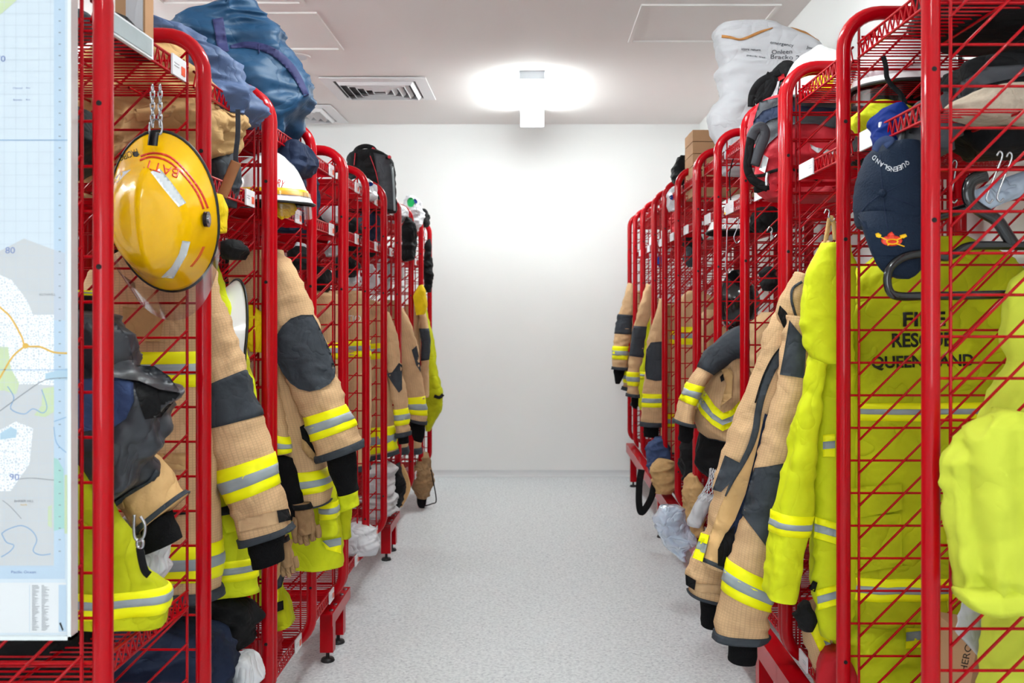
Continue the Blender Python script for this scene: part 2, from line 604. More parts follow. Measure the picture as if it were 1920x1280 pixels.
def sew(bv, name, m, root, polys=None, tri=None, off=.0025, Y=2., step=7, smooth=True):
    """flat print, patch or strap laid on a cloth surface: outlines are dropped onto the surface and get a rim"""
    bm = bmesh.new()
    if polys:
        for poly in polys:
            vs = [bm.verts.new((p[0], p[1], 0)) for p in poly]
            try:
                bm.faces.new(vs)
            except ValueError:
                pass
        bmesh.ops.remove_doubles(bm, verts=bm.verts[:], dist=.02)
        xs = [v.co.x for v in bm.verts]; ys = [v.co.y for v in bm.verts]
        for lo, hi, nrm in ((min(xs), max(xs), (1, 0, 0)), (min(ys), max(ys), (0, 1, 0))):
            k = lo + step
            while k < hi:
                g = bm.verts[:] + bm.edges[:] + bm.faces[:]
                bmesh.ops.bisect_plane(bm, geom=g, plane_co=Vector(nrm) * k, plane_no=nrm)
                k += step
        bmesh.ops.triangulate(bm, faces=bm.faces[:])
    else:
        V, F = tri
        vs = [bm.verts.new((p[0], p[1], 0)) for p in V]
        for q in F:
            try:
                bm.faces.new([vs[i] for i in q])
            except ValueError:
                pass
    last = None
    hits = {}
    for v in bm.verts:
        d = (at(v.co.x, v.co.y, 1.) - EYE).normalized()
        h = bv.ray_cast(EYE, d)
        if h[0] is not None:
            hits[v] = h[0]
    Ym = np.median([p.y for p in hits.values()]) if hits else Y
    for v in bm.verts:
        if v not in hits:
            d = at(v.co.x, v.co.y, 1.)
            best = min(hits.items(), key=lambda kv: (kv[0].co - v.co).length_squared)[1].y if hits else Ym
            hits[v] = at(v.co.x, v.co.y, best)
    for v in bm.verts:
        p = hits[v]
        v.co = p
    be = [e for e in bm.edges if e.is_boundary]
    r = bmesh.ops.extrude_edge_only(bm, edges=be)
    low = {g for g in r['geom'] if isinstance(g, bmesh.types.BMVert)}
    for v in bm.verts:
        d = (v.co - EYE).normalized()
        v.co = v.co + d * (.002 if v in low else -off)
    bm.normal_update()
    for f in bm.faces:
        if f.normal.dot(f.calc_center_median() - EYE) > 0 and not any(v in low for v in f.verts):
            f.normal_flip()
    mb = MB()
    bm.verts.index_update()
    mb.add([v.co for v in bm.verts], [[v.index for v in f.verts] for f in bm.faces], 0, smooth)
    bm.free()
    return mb.build(name, m, root)


_tc = {}


def text_mesh(s, bold=0.):
    key = s
    s = s.rstrip('*')
    bold = .028 if key.endswith('*') else 0
    if key not in _tc:
        cu = bpy.data.curves.new('lettering', 'FONT')
        cu.body = s
        cu.size = 1
        cu.resolution_u = 3
        cu.offset = bold
        o = bpy.data.objects.new('lettering', cu)
        COL.objects.link(o)
        dg = bpy.context.evaluated_depsgraph_get()
        dg.update()
        me = bpy.data.meshes.new_from_object(o.evaluated_get(dg))
        V = [(v.co.x, v.co.y) for v in me.vertices]
        F = [tuple(p.vertices) for p in me.polygons]
        bpy.data.objects.remove(o)
        bpy.data.curves.remove(cu)
        bpy.data.meshes.remove(me)
        x0, x1 = min(p[0] for p in V), max(p[0] for p in V)
        y0, y1 = min(p[1] for p in V), max(p[1] for p in V)
        V = [((p[0] - x0) / (x1 - x0), (p[1] - y0) / (y1 - y0)) for p in V]
        _tc[key] = (V, F)
    return _tc[key]


def text_px(s, cx, cy, wd, ht, rot=0.):
    """lettering as a flat mesh in photo coordinates, centred on (cx, cy), turned by rot degrees"""
    V, F = text_mesh(s)
    c, sn = math.cos(math.radians(rot)), math.sin(math.radians(rot))
    out = []
    for x, y in V:
        a, b = (x - .5) * wd, -(y - .5) * ht
        out.append((cx + a * c - b * sn, cy + a * sn + b * c))
    return out, F


def ribbon(pts, wd):
    """outline of a strip of width wd (pixels) along a polyline"""
    L, R = [], []
    if len(pts) > 2:
        wl = wd if isinstance(wd, (list, tuple)) else [wd] * len(pts)
        q = spline([(p[0], p[1], w_) for p, w_ in zip(pts, wl)], 4)
        pts, wd = [(p.x, p.y) for p in q], [max(.3, p.z) for p in q]
    n = len(pts)
    for i, p in enumerate(pts):
        a = pts[max(0, i - 1)]; b = pts[min(n - 1, i + 1)]
        dx, dy = b[0] - a[0], b[1] - a[1]
        l = math.hypot(dx, dy) or 1
        wv = wd[i] if isinstance(wd, (list, tuple)) else wd
        nx, ny = -dy / l * wv / 2, dx / l * wv / 2
        L.append((p[0] + nx, p[1] + ny)); R.append((p[0] - nx, p[1] - ny))
    return [[L[i], L[i + 1], R[i + 1], R[i]] for i in range(n - 1)]


def ellipse(cx, cy, rx, ry, n=20, rot=0):
    c, s_ = math.cos(math.radians(rot)), math.sin(math.radians(rot))
    o = []
    for k in range(n):
        a = 2 * math.pi * k / n
        x, y = rx * math.cos(a), ry * math.sin(a)
        o.append((cx + x * c - y * s_, cy + x * s_ + y * c))
    return o


# ------------------------------------------------------------------ the room
XL, XR, YB, YF, CZ = -3.1, 1.27, 7.36, -7.0, 2.70
mb = MB(); mb.box(XL - .1, XR + .1, YF - .1, YB + .1, -.1, 0); struct('floor', mb, 'vinyl_floor')
mb = MB(); mb.box(XL - .1, XR + .1, YF - .1, YB + .1, CZ, CZ + .1); struct('ceiling', mb, 'ceiling_paint')
mb = MB(); mb.box(XL - .1, XR + .1, YB, YB + .1, 0, CZ); struct('wall_back', mb, 'wall_paint')
mb = MB(); mb.box(XL - .1, XR + .1, YF - .1, YF, 0, CZ); struct('wall_front', mb, 'wall_paint')
mb = MB(); mb.box(XL - .1, XL, YF, YB, 0, CZ); struct('wall_left', mb, 'wall_paint')
mb = MB(); mb.box(XR, XR + .1, YF, YB, 0, CZ); struct('wall_right', mb, 'wall_paint')
# coved vinyl skirting
def skirting(name, a, b, inward):
    mb = MB()
    a, b, n = Vector(a), Vector(b), Vector(inward)
    prof = [(0, .05), (.004, .05), (.006, .03), (.012, .014), (.026, .003), (.04, .001), (0, .001)]
    V = [p + n * d + Vector((0, 0, z)) for p in (a, b) for d, z in prof]
    k = len(prof)
    mb.add(V, [(i, (i + 1) % k, k + (i + 1) % k, k + i) for i in range(k)], 0, False)
    struct(name, mb, 'skirting')
skirting('baseboard_back', (XL, YB, 0), (XR, YB, 0), (0, -1, 0))
skirting('baseboard_right', (XR, YF, 0), (XR, YB, 0), (-1, 0, 0))
skirting('baseboard_left', (XL, YF, 0), (XL, YB, 0), (1, 0, 0))
# added unseen windows with glowing panes, for fill from behind the viewer
for i, x in enumerate((-2.1, -.9, .3)):
    mb = MB()
    for q in ((x - .6, x - .56, .28, 2.42), (x + .56, x + .6, .28, 2.42), (x - .6, x + .6, .28, .32), (x - .6, x + .6, 2.38, 2.42)):
        mb.box(q[0], q[1], YF, YF + .05, q[2], q[3])
    wn = struct('window_%d' % (i + 1), mb, 'alu_frame')
    mb = MB(); mb.box(x - .56, x + .56, YF + .01, YF + .02, .32, 2.38); mb.build('pane', 'daylight_pane', wn)
# access hatches in the ceiling: a thin raised rim round a flush panel
HATCH = [(.50, 1.15, 4.44, 5.07), (-1.66, -1.03, 4.56, 5.22), (-1.72, -1.05, 3.78, 4.43)]
for i, (x0, x1, y0, y1) in enumerate(HATCH):
    mb = MB()
    t = .022
    for q in ((x0, x1, y0, y0 + t), (x0, x1, y1 - t, y1), (x0, x0 + t, y0 + t, y1 - t), (x1 - t, x1, y0 + t, y1 - t)):
        mb.box(*q, CZ - .008, CZ + .001)
    o = struct('trim_%d' % (i + 1), mb, 'ceiling_trim')


def batten(label, x, y0, y1, dm='diffuser', group=None):
    t = thing('batten_light', label, 'ceiling light', (x, (y0 + y1) / 2, CZ - .1), group)
    mb = MB(); mb.box(x - .075, x + .075, y0 - .004, y1 + .004, CZ - .05, CZ - .0005)
    mb.build('lamp_base', 'lamp_body', t)
    # rounded diffuser trough
    mb = MB()
    n = 10
    V, F = [], []
    ys = [y0, y0 + .02, y1 - .02, y1]
    sc = [.86, 1, 1, .86]
    for y, k in zip(ys, sc):
        for j in range(n + 1):
            a = math.pi * j / n
            c_ = math.copysign(abs(math.cos(a)) ** .55, math.cos(a))
            V.append((x + .08 * k * c_, y, CZ - .05 - .075 * k * abs(math.sin(a)) ** .55))
    for i in range(3):
        for j in range(n):
            F.append((i * (n + 1) + j, (i + 1) * (n + 1) + j, (i + 1) * (n + 1) + j + 1, i * (n + 1) + j + 1))
    F += [tuple(range(n + 1)), tuple(reversed(range(3 * (n + 1), 4 * (n + 1))))]
    mb.add(V, F, 0, True)
    mb.build('diffuser', dm, t)
    mb = MB(); mb.box(x - .082, x + .082, y1 - .012, y1 + .008, CZ - .128, CZ - .001)   # opaque cap added to keep the lamp's glow off the back wall
    mb.build('end_cap', 'lamp_body', t)
    return t


batten('lit ceiling batten lamp hanging over the far end of the aisle', -.008, 5.7, 6.8, 'diffuser_aged')
batten('lit ceiling batten lamp over the middle of the aisle, above the viewer', -.008, 2.2, 3.3, 'diffuser_aged')
batten('lit ceiling batten lamp behind the viewer, nearest the front wall', -.008, -.8, .3)
batten('added unseen fill batten lamp over the passage left of the racks, nearer the viewer', -2.75, 1.2, 2.58)  # unseen lamp added to lift the bounce light
batten('added unseen fill batten lamp over the passage left of the racks, farther off', -2.75, 4.0, 5.38)  # second added lamp, also kept out of view


def vent(label, x0, x1, y0, y1, grey=False):
    t = thing('ceiling_vent', label, 'vent', ((x0 + x1) / 2, (y0 + y1) / 2, CZ - .02))
    cx, cy, hx, hy = (x0 + x1) / 2, (y0 + y1) / 2, (x1 - x0) / 2, (y1 - y0) / 2
    mb = MB(); mb.box(x0 + .05, x1 - .05, y0 + .05, y1 - .05, CZ - .004, CZ - .0005)
    mb.build('backing', 'vent_dark' if not grey else 'lamp_body', t)

    def ring(mb, a, b, za, zb):
        V = []
        for k, z in ((a, za), (b, zb)):
            V += [(cx - hx * k, cy - hy * k, z), (cx + hx * k, cy - hy * k, z), (cx + hx * k, cy + hy * k, z), (cx - hx * k, cy + hy * k, z)]
        V += [(q[0], q[1], q[2] + .006) for q in V]
        F = []
        for j in range(4):
            l = (j + 1) % 4
            F += [(j, l, 4 + l, 4 + j), (8 + j, 12 + j, 12 + l, 8 + l), (j, 8 + j, 8 + l, l), (4 + j, 4 + l, 12 + l, 12 + j)]
        mb.add(V, F, 0, False)
    mb = MB(); ring(mb, 1., .78, CZ - .012, CZ - .016)
    mb.build('vent_frame', 'vent_white', t)
    for k in (.74, .60, .46, .32, .18):
        mb = MB(); ring(mb, k, k - .06, CZ - .010, CZ - .034)
        mb.build('louvre', 'vent_white', t)
    return t


vent('square four way ceiling vent with white louvres left of the batten lamp', -1.305, -.655, 5.83, 6.45)
vent('plain grey ceiling vent by the back wall above the left racks', -2.02, -1.40, 6.63, 7.26, True)
t = thing('downlight', 'round recessed downlight in the ceiling beside the blue bag', 'ceiling light', (-1.33, 5.36, CZ - .01))
mb = MB(); mb.cyl((-1.33, 5.36, CZ - .008), (0, 0, 1), .085, .0075, 24); mb.build('bezel', 'ceiling_trim', t)
mb = MB(); mb.cyl((-1.33, 5.36, CZ - .010), (0, 0, 1), .065, .004, 24); mb.build('lens', 'lamp_body', t)

# ------------------------------------------------------------------ gear racks
DX0, DEP = .7165, .49      # aisle-side tube centre, frame depth
HT, TR = 1.71, .0165


def rr_path(side, zb, y):
    x0, x1, z0, z1, r = DX0, DX0 + DEP, zb + TR, zb + HT - TR, .085
    P = []
    for cx, cz, a0 in ((x0 + r, z1 - r, 180), (x1 - r, z1 - r, 90), (x1 - r, z0 + r, 0), (x0 + r, z0 + r, -90)):
        for k in range(9):
            a = math.radians(a0 - k * 90 / 8)
            P.append((side * (cx + r * math.cos(a)), y, cz + r * math.sin(a)))
    return P


def wire_panel(side, zb):
    """welded grid of the end frame: level wires, slanting wires, two uprights"""
    mb = MB()
    r = .0029
    xa, xb = DX0 + .022, DX0 + DEP - .022
    lo, hi = min(side * xa, side * xb), max(side * xa, side * xb)
    for d in (DX0 + .036, DX0 + DEP - .036):
        mb.tube([(side * d, 0, zb + .03), (side * d, 0, zb + HT - .05)], r * 1.15, 5, cap=False)
    pitch = .0755
    z = zb + .055
    while z < zb + HT - .03:
        e = .0
        if z < zb + .08 or z > zb + HT - .08:
            e = .03
        mb.tube([(lo + e - .008, .006, z), (hi - e + .008, .006, z)], r, 5, cap=False)
        z += pitch
    w_ = hi - lo
    z = zb + .02 - w_
    while z < zb + HT:
        a0, a1 = lo + .012, hi - .012
        za, zz = z, z + (a1 - a0)
        if za < zb + .05:
            a0 += zb + .05 - za; za = zb + .05
        if zz > zb + HT - .05:
            a1 -= zz - (zb + HT - .05); zz = zb + HT - .05
        if a1 - a0 > .03:
            mb.tube([(a0, -.005, za), (a1, -.005, zz)], r, 5)
        z += pitch
    return mb


PANEL = {}
TUBE = {}


def side_frame(root, side, y, zb, holes):
    key = (side, zb)
    if key not in TUBE:
        mb = MB(); mb.tube(rr_path(side, zb, 0), TR, 12, closed=True)
        me = bpy.data.meshes.new('side_frame')
        me.from_pydata(mb.v, [], mb.f); me.materials.append(M['red_paint'])
        me.polygons.foreach_set('use_smooth', [True] * len(mb.f)); me.update()
        TUBE[key] = me
        pb = wire_panel(side, zb)
        pm = bpy.data.meshes.new('wire_mesh')
        pm.from_pydata(pb.v, [], pb.f); pm.materials.append(M['red_paint'])
        pm.polygons.foreach_set('use_smooth', pb.sm); pm.update()
        PANEL[key] = pm
    f = bpy.data.objects.new('side_frame', TUBE[key]); COL.objects.link(f)
    f.parent = root
    f.location = Vector((0, y, 0)) - root.location
    p = bpy.data.objects.new('wire_mesh', PANEL[key]); COL.objects.link(p)
    p.parent = f
    p['kind'] = 'stuff'
    for z in holes:
        mb = MB(); mb.cyl((side * DX0, y - TR + .002, z), (0, -1, 0), .0046, .0022, 12)
        mb.build('bolt_hole', 'dark_hole', f)
    return f


def shelf(root, side, y0, y1, z, label=None, long_label=False, name='wire_shelf'):
    """wire shelf between two frames: lattice front and back edges, cross wires, a ticket on the front edge"""
    mb = MB()
    ya, yb = y0 + .018, y1 - .018
    for d in (DX0 + .028, DX0 + DEP - .028):
        x = side * d
        for zz in (z, z + .034):
            mb.tube([(x, ya, zz), (x, yb, zz)], .0032, 5, cap=False)
        k = 15
        for i in range(k):
            a, b = ya + (yb - ya) * i / k, ya + (yb - ya) * (i + 1) / k
            m = (a + b) / 2
            mb.tube([(x, a, z), (x, m, z + .034)], .002, 4, cap=False)
            mb.tube([(x, m, z + .034), (x, b, z)], .002, 4, cap=False)
    n = int((yb - ya) / .023)
    for i in range(n + 1):
        y = ya + (yb - ya) * i / n
        mb.tube([(side * (DX0 + .028), y, z + .004), (side * (DX0 + DEP - .028), y, z + .004)], .0021, 4, cap=False)
    for d in (.17, .32):
        mb.tube([(side * (DX0 + d), ya, z - .001), (side * (DX0 + d), yb, z - .001)], .003, 5, cap=False)
    s = mb.build(name, 'red_paint', root)
    s['kind'] = 'stuff'
    if label:
        w_ = .13 if long_label else .075
        x = side * (DX0 + .0225)
        b = MB()
        yl = yb - .03
        b.box(x - .002, x + .002, yl - w_, yl, z - .004, z + .038, 0)
        xx = x - side * .0026
        if side < 0:
            b.box(xx - .0006, xx + .0006, yl - .028, yl - .008, z + .004, z + .022, 1)
        for q in range(2):
            b.box(xx - .0005, xx + .0005, yl - w_ + .008, yl - w_ + .034, z + .015 + q * .006, z + .0165 + q * .006, 2)
        b.build('label_holder', ['label_white', 'label_orange', 'lamp_body'], s)
    return s


def foot(mb, x, y):
    """levelling foot turned as one piece: pad and stem"""
    n = 14
    prof = [(.024, 0), (.026, .003), (.022, .012), (.007, .014), (.006, .042)]
    V = [(x + r_ * math.cos(2 * math.pi * k / n), y + r_ * math.sin(2 * math.pi * k / n), z_) for r_, z_ in prof for k in range(n)]
    F = [(i * n + k, i * n + (k + 1) % n, (i + 1) * n + (k + 1) % n, (i + 1) * n + k) for i in range(len(prof) - 1) for k in range(n)]
    F += [tuple(reversed(range(n)))]
    mb.add(V, F)


def rack(side, ys, zb, label, feet, tops, mids=None):
    cx = side * (DX0 + DEP / 2)
    root = thing('gear_rack', label, 'gear rack', (cx, (ys[0] + ys[-1]) / 2, 0), 'red gear racks either side of the aisle')
    holes = [zb + 1.44, zb + 1.17, zb + .20]
    for y in ys:
        side_frame(root, side, y, zb, holes)
    for i in range(len(ys) - 1):
        if tops[i]:
            shelf(root, side, ys[i], ys[i + 1], zb + 1.585, side < 0)
        if not mids or mids[i]:
            shelf(root, side, ys[i], ys[i + 1], zb + 1.37, True, side > 0)
        shelf(root, side, ys[i], ys[i + 1], zb + .03, True)
    # base: channel on legs with levelling feet
    if side < 0:
        for y in feet:
            for x0, x1 in ((-1.19, -1.11), (-.80, -.722)):
                mb = MB()
                V = [(x0, y_, z_) for y_ in (y - .17, y + .17) for z_ in (zb - .045, zb - .001)]
                V = [(x0, zb - .045), (x0, zb - .001), (x1, zb - .001), (x1, zb - .045), (x1 - .005, zb - .045), (x1 - .005, zb - .006), (x0 + .005, zb - .006), (x0 + .005, zb - .045)]
                k_ = len(V)
                mb.add([(p_[0], y - .17, p_[1]) for p_ in V] + [(p_[0], y + .17, p_[1]) for p_ in V],
                       [(i, (i + 1) % k_, k_ + (i + 1) % k_, k_ + i) for i in range(k_)] + [tuple(range(k_)), tuple(reversed(range(k_, 2 * k_)))], 0, False)
                br = mb.build('foot_bracket', 'red_paint', root)
            for dy in (-.13, -.06, .06, .13):
                b = MB(); b.cyl((-.735, y + dy, zb - .001), (0, 0, 1), .008, .006, 8)
                b.build('bolt', 'steel', br)
            for dy in (-.095, .095):
                for x in (-.755, -1.15):
                    b = MB(); b.box(x - .024, x + .024, y + dy - .022, y + dy + .022, .038, zb - .02)
                    b.build('leg', 'red_paint', br)
                    b = MB(); foot(b, x, y + dy)
                    b.build('levelling_foot', 'black_rubber', br)
    else:
        for x in (.70, 1.17):
            mb = MB(); mb.box(x - .008, x + .05, ys[0] - .02, ys[-1] + .02, zb - .065, zb - .001)
            br = mb.build('base_rail', 'red_paint', root)
            for y in feet:
                b = MB(); b.box(x + .0, x + .045, y - .022, y + .022, .038, zb - .06)
                b.build('leg', 'red_paint', br)
                b = MB(); foot(b, x + .022, y)
                b.build('levelling_foot', 'black_rubber', br)
    return root


ZL, ZR = .196, .285
LA, LB, LC1, LC2, LD, LE1, LE2, LF, LG, LH1, LH2, LI, LJ, LK = 1.599, 2.086, 2.588, 2.625, 3.103, 3.600, 3.636, 4.104, 4.599, 5.065, 5.10, 5.625, 6.117, 6.63
RA, RB, RC1, RC2, RD, RE, RF1, RF2, RG, RH, RI1, RI2, RJ, RK, RL = 1.731, 2.218, 2.712, 2.748, 3.253, 3.73, 4.188, 4.222, 4.76, 5.235, 5.675, 5.709, 6.269, 6.756, 7.143
_r = rack(-1, [LA, LB, LC1], ZL, 'red wire gear rack nearest on the left, behind the map board', [LA, LC1 + .02], [1, 1], [0, 1])
shelf(_r, -1, LA, LB, .655, False)
rack(-1, [LC2, LD, LE1], ZL, 'red wire gear rack on the left under the big blue bag', [LE1 + .02], [1, 1])
rack(-1, [LE2, LF, LG, LH1], ZL, 'red wire gear rack on the left holding the black backpack', [LH1 - .04], [1, 1, 1])
rack(-1, [LH2, LI, LJ, LK], ZL, 'red wire gear rack on the left closest to the back wall', [LK - .1], [1, 1, 1])
rack(1, [RA, RB, RC1], ZR, 'red wire gear rack nearest on the right, holding the navy cap', [1.85, 2.5], [1, 1])
rack(1, [RC2, RD, RE, RF1], ZR, 'red wire gear rack on the right with the red backpack and white sack', [3.0, 3.95], [0, 1, 1])
rack(1, [RF2, RG, RH, RI1], ZR, 'red wire gear rack on the right under the brown cartons', [5.417], [1, 1, 1])
rack(1, [RI2, RJ, RK, RL], ZR, 'red wire gear rack on the right closest to the back wall', [6.94], [1, 1, 1])


# ------------------------------------------------------------------ clothing helpers
def root_of(name, label, cat, x, y, Y, group=None):
    return thing(name, label, cat, at(x, y, Y), group)


def jacket(label, x, y, Y, torso=None, sleeves=(), m='tan_cloth', bands=(), hem='charcoal_cloth', group=None, seed=1, hd=.085,
           name='turnout_jacket', fold=.012):
    """a hanging coat: torso, sleeves (each sections + band and patch rows + knit cuff), reflective tapes, hems"""
    r = root_of(name, label, 'jacket', x, y, Y, group)
    out = {'root': r, 'lofts': []}
    if torso:
        t = Loft(torso, Y, hd=hd, fold=fold, cross=.006, seed=seed, p=2.5)
        t.part('torso', m, r)
        out['torso'] = t
        out['lofts'].append(t)
        for a, b in bands:
            t.band_y(r, a, b)
        if hem:
            u1 = t.n - 1.0
            t.trim(r, u1 - .10, u1 + .0, hem)
    for i, sl in enumerate(sleeves):
        s = Loft(sl['secs'], sl.get('Y', Y), hd=sl.get('hd', .055), fold=sl.get('fold', .008), cross=sl.get('cross', .007), seed=seed * 5 + i + 3, p=2.2)
        s.part('sleeve', sl.get('m', m), r)
        out['lofts'].append(s)
        out['sleeve%d' % i] = s
        for a, b in sl.get('bands', ()):
            s.band(r, a, b)
        for a, b in sl.get('patch', ()):
            s.part('elbow_patch', sl.get('pm', 'charcoal_cloth'), r, u0=a, u1=b, nu=8, off=.003, caps=False, rim=1)
        if sl.get('trim'):
            u1 = s.n - 1.0
            s.trim(r, u1 - sl['trim'], u1 + .02, 'charcoal_cloth', 'cuff_trim', .006)
        if sl.get('cuff'):
            c = Loft(sl['cuff'], sl.get('Y', Y), hd=sl.get('hd', .055) * .72, fold=.003, cross=.003, seed=seed + 31, p=2.2)
            c.part('knit_cuff', 'black_knit', r)
            out['lofts'].append(c)
    return out


def blob(name, label, cat, x0, y0, x1, y1, Y, hd, m, seed=1, fold=.02, cross=.012, group=None, top=.55, bot=.8, lx=.07, lv=.08, root=None, pname='body', skew=0, inset=0.):
    """a soft bundle filling a box of the picture at depth Y, with its own thickness"""
    dx = inset / Y * FPX * (1 if x0 > VX else -1)
    x0, x1 = x0 + dx, x1 + dx
    rnd = random.Random(seed)
    ws = [top * .6, top + .2, .95, 1., .98, max(.5, bot + .05), bot * .8]
    n = len(ws)
    secs = []
    cx, hw = (x0 + x1) / 2, (x1 - x0) / 2
    for i, k in enumerate(ws):
        y = y0 + (y1 - y0) * i / (n - 1)
        j = rnd.uniform(-.08, .08) * hw
        d = skew * (i / (n - 1) - .5)
        tl = rnd.uniform(-.03, .03) * (y1 - y0)
        secs.append((cx - hw * k + j + d, y + tl, cx + hw * k + j + d, y - tl, None, hd * (.5 + .5 * k)))
    r = root or root_of(name, label, cat, cx, y1, Y, group)
    l = Loft(secs, Y, hd=hd, fold=fold, cross=cross, seed=seed, p=2.5, lx=lx, lv=lv)
    l.part(pname, m, r)
    return r, l


def kind_of(lab):
    """name, label and category of a small soft thing, read from its own description"""
    for w_, n_ in (('helmet bag', 'helmet_bag'), ('bag', 'bag'), ('collar', 'collar'), ('papers', 'papers'), ('bundle', 'bundle'), ('cap', 'cap'), ('cloth', 'cloth')):
        if w_ in lab:
            return n_, lab, n_.split('_')[-1]
    return 'bundle', lab, 'bundle'


# ------------------------------------------------------------------ left row, first bays
# -- long tan coat behind the yellow helmet
J = jacket('long tan turnout coat behind the yellow helmet, sleeve out past the second left post', 300, 1118, 2.34,
           torso=[(235, 470, 350, 468), (180, 500, 400, 498), (150, 570, 408, 565), (142, 700, 408, 700), (142, 900, 410, 900), (142, 1120, 414, 1118)],
           bands=[(657, 720), (1010, 1078)], seed=11,
           sleeves=[dict(Y=2.36, hd=.06, secs=[(335, 505, 398, 520), (345, 600, 424, 575), (356, 668, 444, 635), (366, 735, 464, 692), (380, 805, 490, 778), (402, 882, 512, 848),
                               (428, 943, 526, 905), (442, 985, 541, 962), (452, 1022, 552, 990)],
                         patch=[(3.0, 4.0)], bands=[(5.0, 6.0)], trim=.38, fold=.007,
                         cuff=[(464, 1012, 534, 996), (468, 1035, 531, 1022), (474, 1065, 532, 1049)])])
s = J['sleeve0']; bv = bvh_of(s)
sew(bv, 'cuff_strap', 'tan_cloth', J['root'], [[(446, 974), (519, 957), (523, 981), (449, 998)]], off=.004)
sew(bv, 'cuff_tab', 'black_cloth', J['root'], [[(519, 957), (541, 953), (547, 974), (523, 980)]], off=.011, step=4)
bv = bvh_of(J['torso'])
sew(bv, 'pocket_flap', 'tan_soft', J['root'], [[(230, 575), (300, 580), (308, 592), (300, 640), (232, 640)]], off=.012)
sew(bv, 'pocket_flap', 'tan_soft', J['root'], [[(250, 850), (352, 850), (350, 880), (250, 882)]], off=.008)
sew(bv, 'pocket_strap', 'black_cloth', J['root'], [[(312, 958), (354, 955), (354, 964), (314, 966)]], off=.008)

# -- hi-vis coat behind it
J = jacket('hi-vis yellow coat showing as a strip behind the tan sleeve by the second left post', 430, 1110, 2.50,
           torso=[(330, 480, 402, 480), (335, 525, 420, 530), (345, 600, 440, 600), (355, 680, 466, 680), (365, 760, 484, 760), (368, 870, 478, 868), (370, 960, 476, 955), (375, 1040, 480, 1036), (378, 1115, 485, 1108)],
           m='hivis_cloth', bands=[], hem=None, seed=12, hd=.05, name='hi_vis_jacket')
J['torso'].band_y(J['root'], 1043, 1082)
bv = bvh_of(J['torso'])
sew(bv, 'pocket_flap', 'hivis_cloth', J['root'], [[(414, 950), (446, 948), (452, 992), (424, 1000), (415, 975)]], off=.012)
sew(bv, 'pocket_tab', 'black_cloth', J['root'], [[(413, 951), (440, 945), (444, 962), (414, 967)]], off=.015)

# -- coat in the third bay with the big elbow patch
J = jacket('tan turnout coat with a large charcoal elbow patch and long black knit cuff, left side', 560, 945, 2.86,
           torso=[(440, 470, 525, 468), (430, 520, 545, 520), (440, 600, 562, 600), (455, 700, 570, 700), (480, 790, 592, 790), (510, 860, 612, 858), (535, 915, 618, 905), (556, 952, 618, 940)],
           seed=14, hd=.075,
           sleeves=[dict(Y=2.80, hd=.062, secs=[(490, 462, 522, 472), (498, 505, 548, 492), (502, 555, 570, 535), (506, 610, 588, 590), (514, 660, 608, 635), (534, 705, 628, 690), (553, 745, 643, 727),
                               (570, 782, 652, 756), (586, 826, 668, 797), (592, 848, 677, 818), (597, 866, 680, 838)],
                         bands=[(7, 8)], trim=.7, fold=.007,
                         cuff=[(612, 860, 668, 845), (618, 885, 668, 872), (628, 908, 670, 900), (634, 928, 672, 918)]),
                    dict(Y=2.78, hd=.035, secs=[(498, 700, 520, 700), (500, 760, 530, 765), (508, 812, 541, 822), (515, 852, 545, 848)], bands=[(1.9, 2.95)],
                         cuff=[(518, 850, 548, 858), (522, 885, 556, 885), (530, 930, 566, 925), (545, 975, 572, 965)])])
bv = bvh_of(J['sleeve0'])
pts = []
for px, py in ((516, 648), (519, 628), (529, 611), (545, 597), (565, 590), (587, 590), (597, 608), (608, 632), (620, 660), (629, 690), (628, 706), (618, 720), (600, 730), (580, 734), (560, 729), (544, 718), (530, 700), (519, 678)):
    pts.append((px, py))
sew(bv, 'elbow_patch', 'charcoal_cloth', J['root'], [pts], off=.009, step=5)
bv = bvh_of(J['torso'])
J['torso'].band(J['root'], 5.35, 6.25)
sew(bv, 'pocket_mouth', 'black_cloth', J['root'], [[(562, 800), (572, 795), (590, 842), (592, 858), (584, 855), (568, 830)]], off=.004)
sew(bv, 'pocket_flap', 'tan_soft', J['root'], [[(566, 822), (574, 828), (592, 852), (592, 866), (578, 856), (566, 840)]], off=.010)

# -- hi-vis coat under it
J = jacket('hi-vis yellow coat hanging below the tan coat with the elbow patch, folded hem', 600, 1062, 3.0,
           torso=[(490, 800, 570, 800), (500, 880, 610, 880), (512, 930, 630, 925), (522, 985, 636, 980), (535, 1030, 638, 1028), (548, 1064, 638, 1063)],
           m='hivis_cloth', hem=None, seed=15, hd=.05, name='hi_vis_jacket', fold=.018,
           sleeves=[dict(Y=2.93, hd=.04, m='hivis_cloth', secs=[(572, 850, 612, 855), (586, 905, 632, 905), (596, 940, 634, 938), (599, 970, 636, 968), (598, 1003, 637, 1000)], bands=[(1.95, 3.0)]),
                    dict(Y=3.0, hd=.04, m='hivis_cloth', secs=[(610, 860, 650, 862), (628, 905, 664, 898), (634, 935, 672, 920), (638, 958, 674, 945)]),
                    dict(Y=3.06, hd=.03, m='hivis_worn', secs=[(620, 900, 655, 900), (630, 960, 658, 955), (636, 1006, 658, 1008)])])
bv = bvh_of(J['torso'])
sew(bv, 'reflective_band', 'band_yellow', J['root'], [[(604, 1014), (640, 1006), (640, 1037), (612, 1030)]], off=.006)
sew(bv, 'silver_strip', 'band_silver', J['root'], [[(604, 1014), (640, 1007), (640, 1021), (618, 1026)]], off=.008)

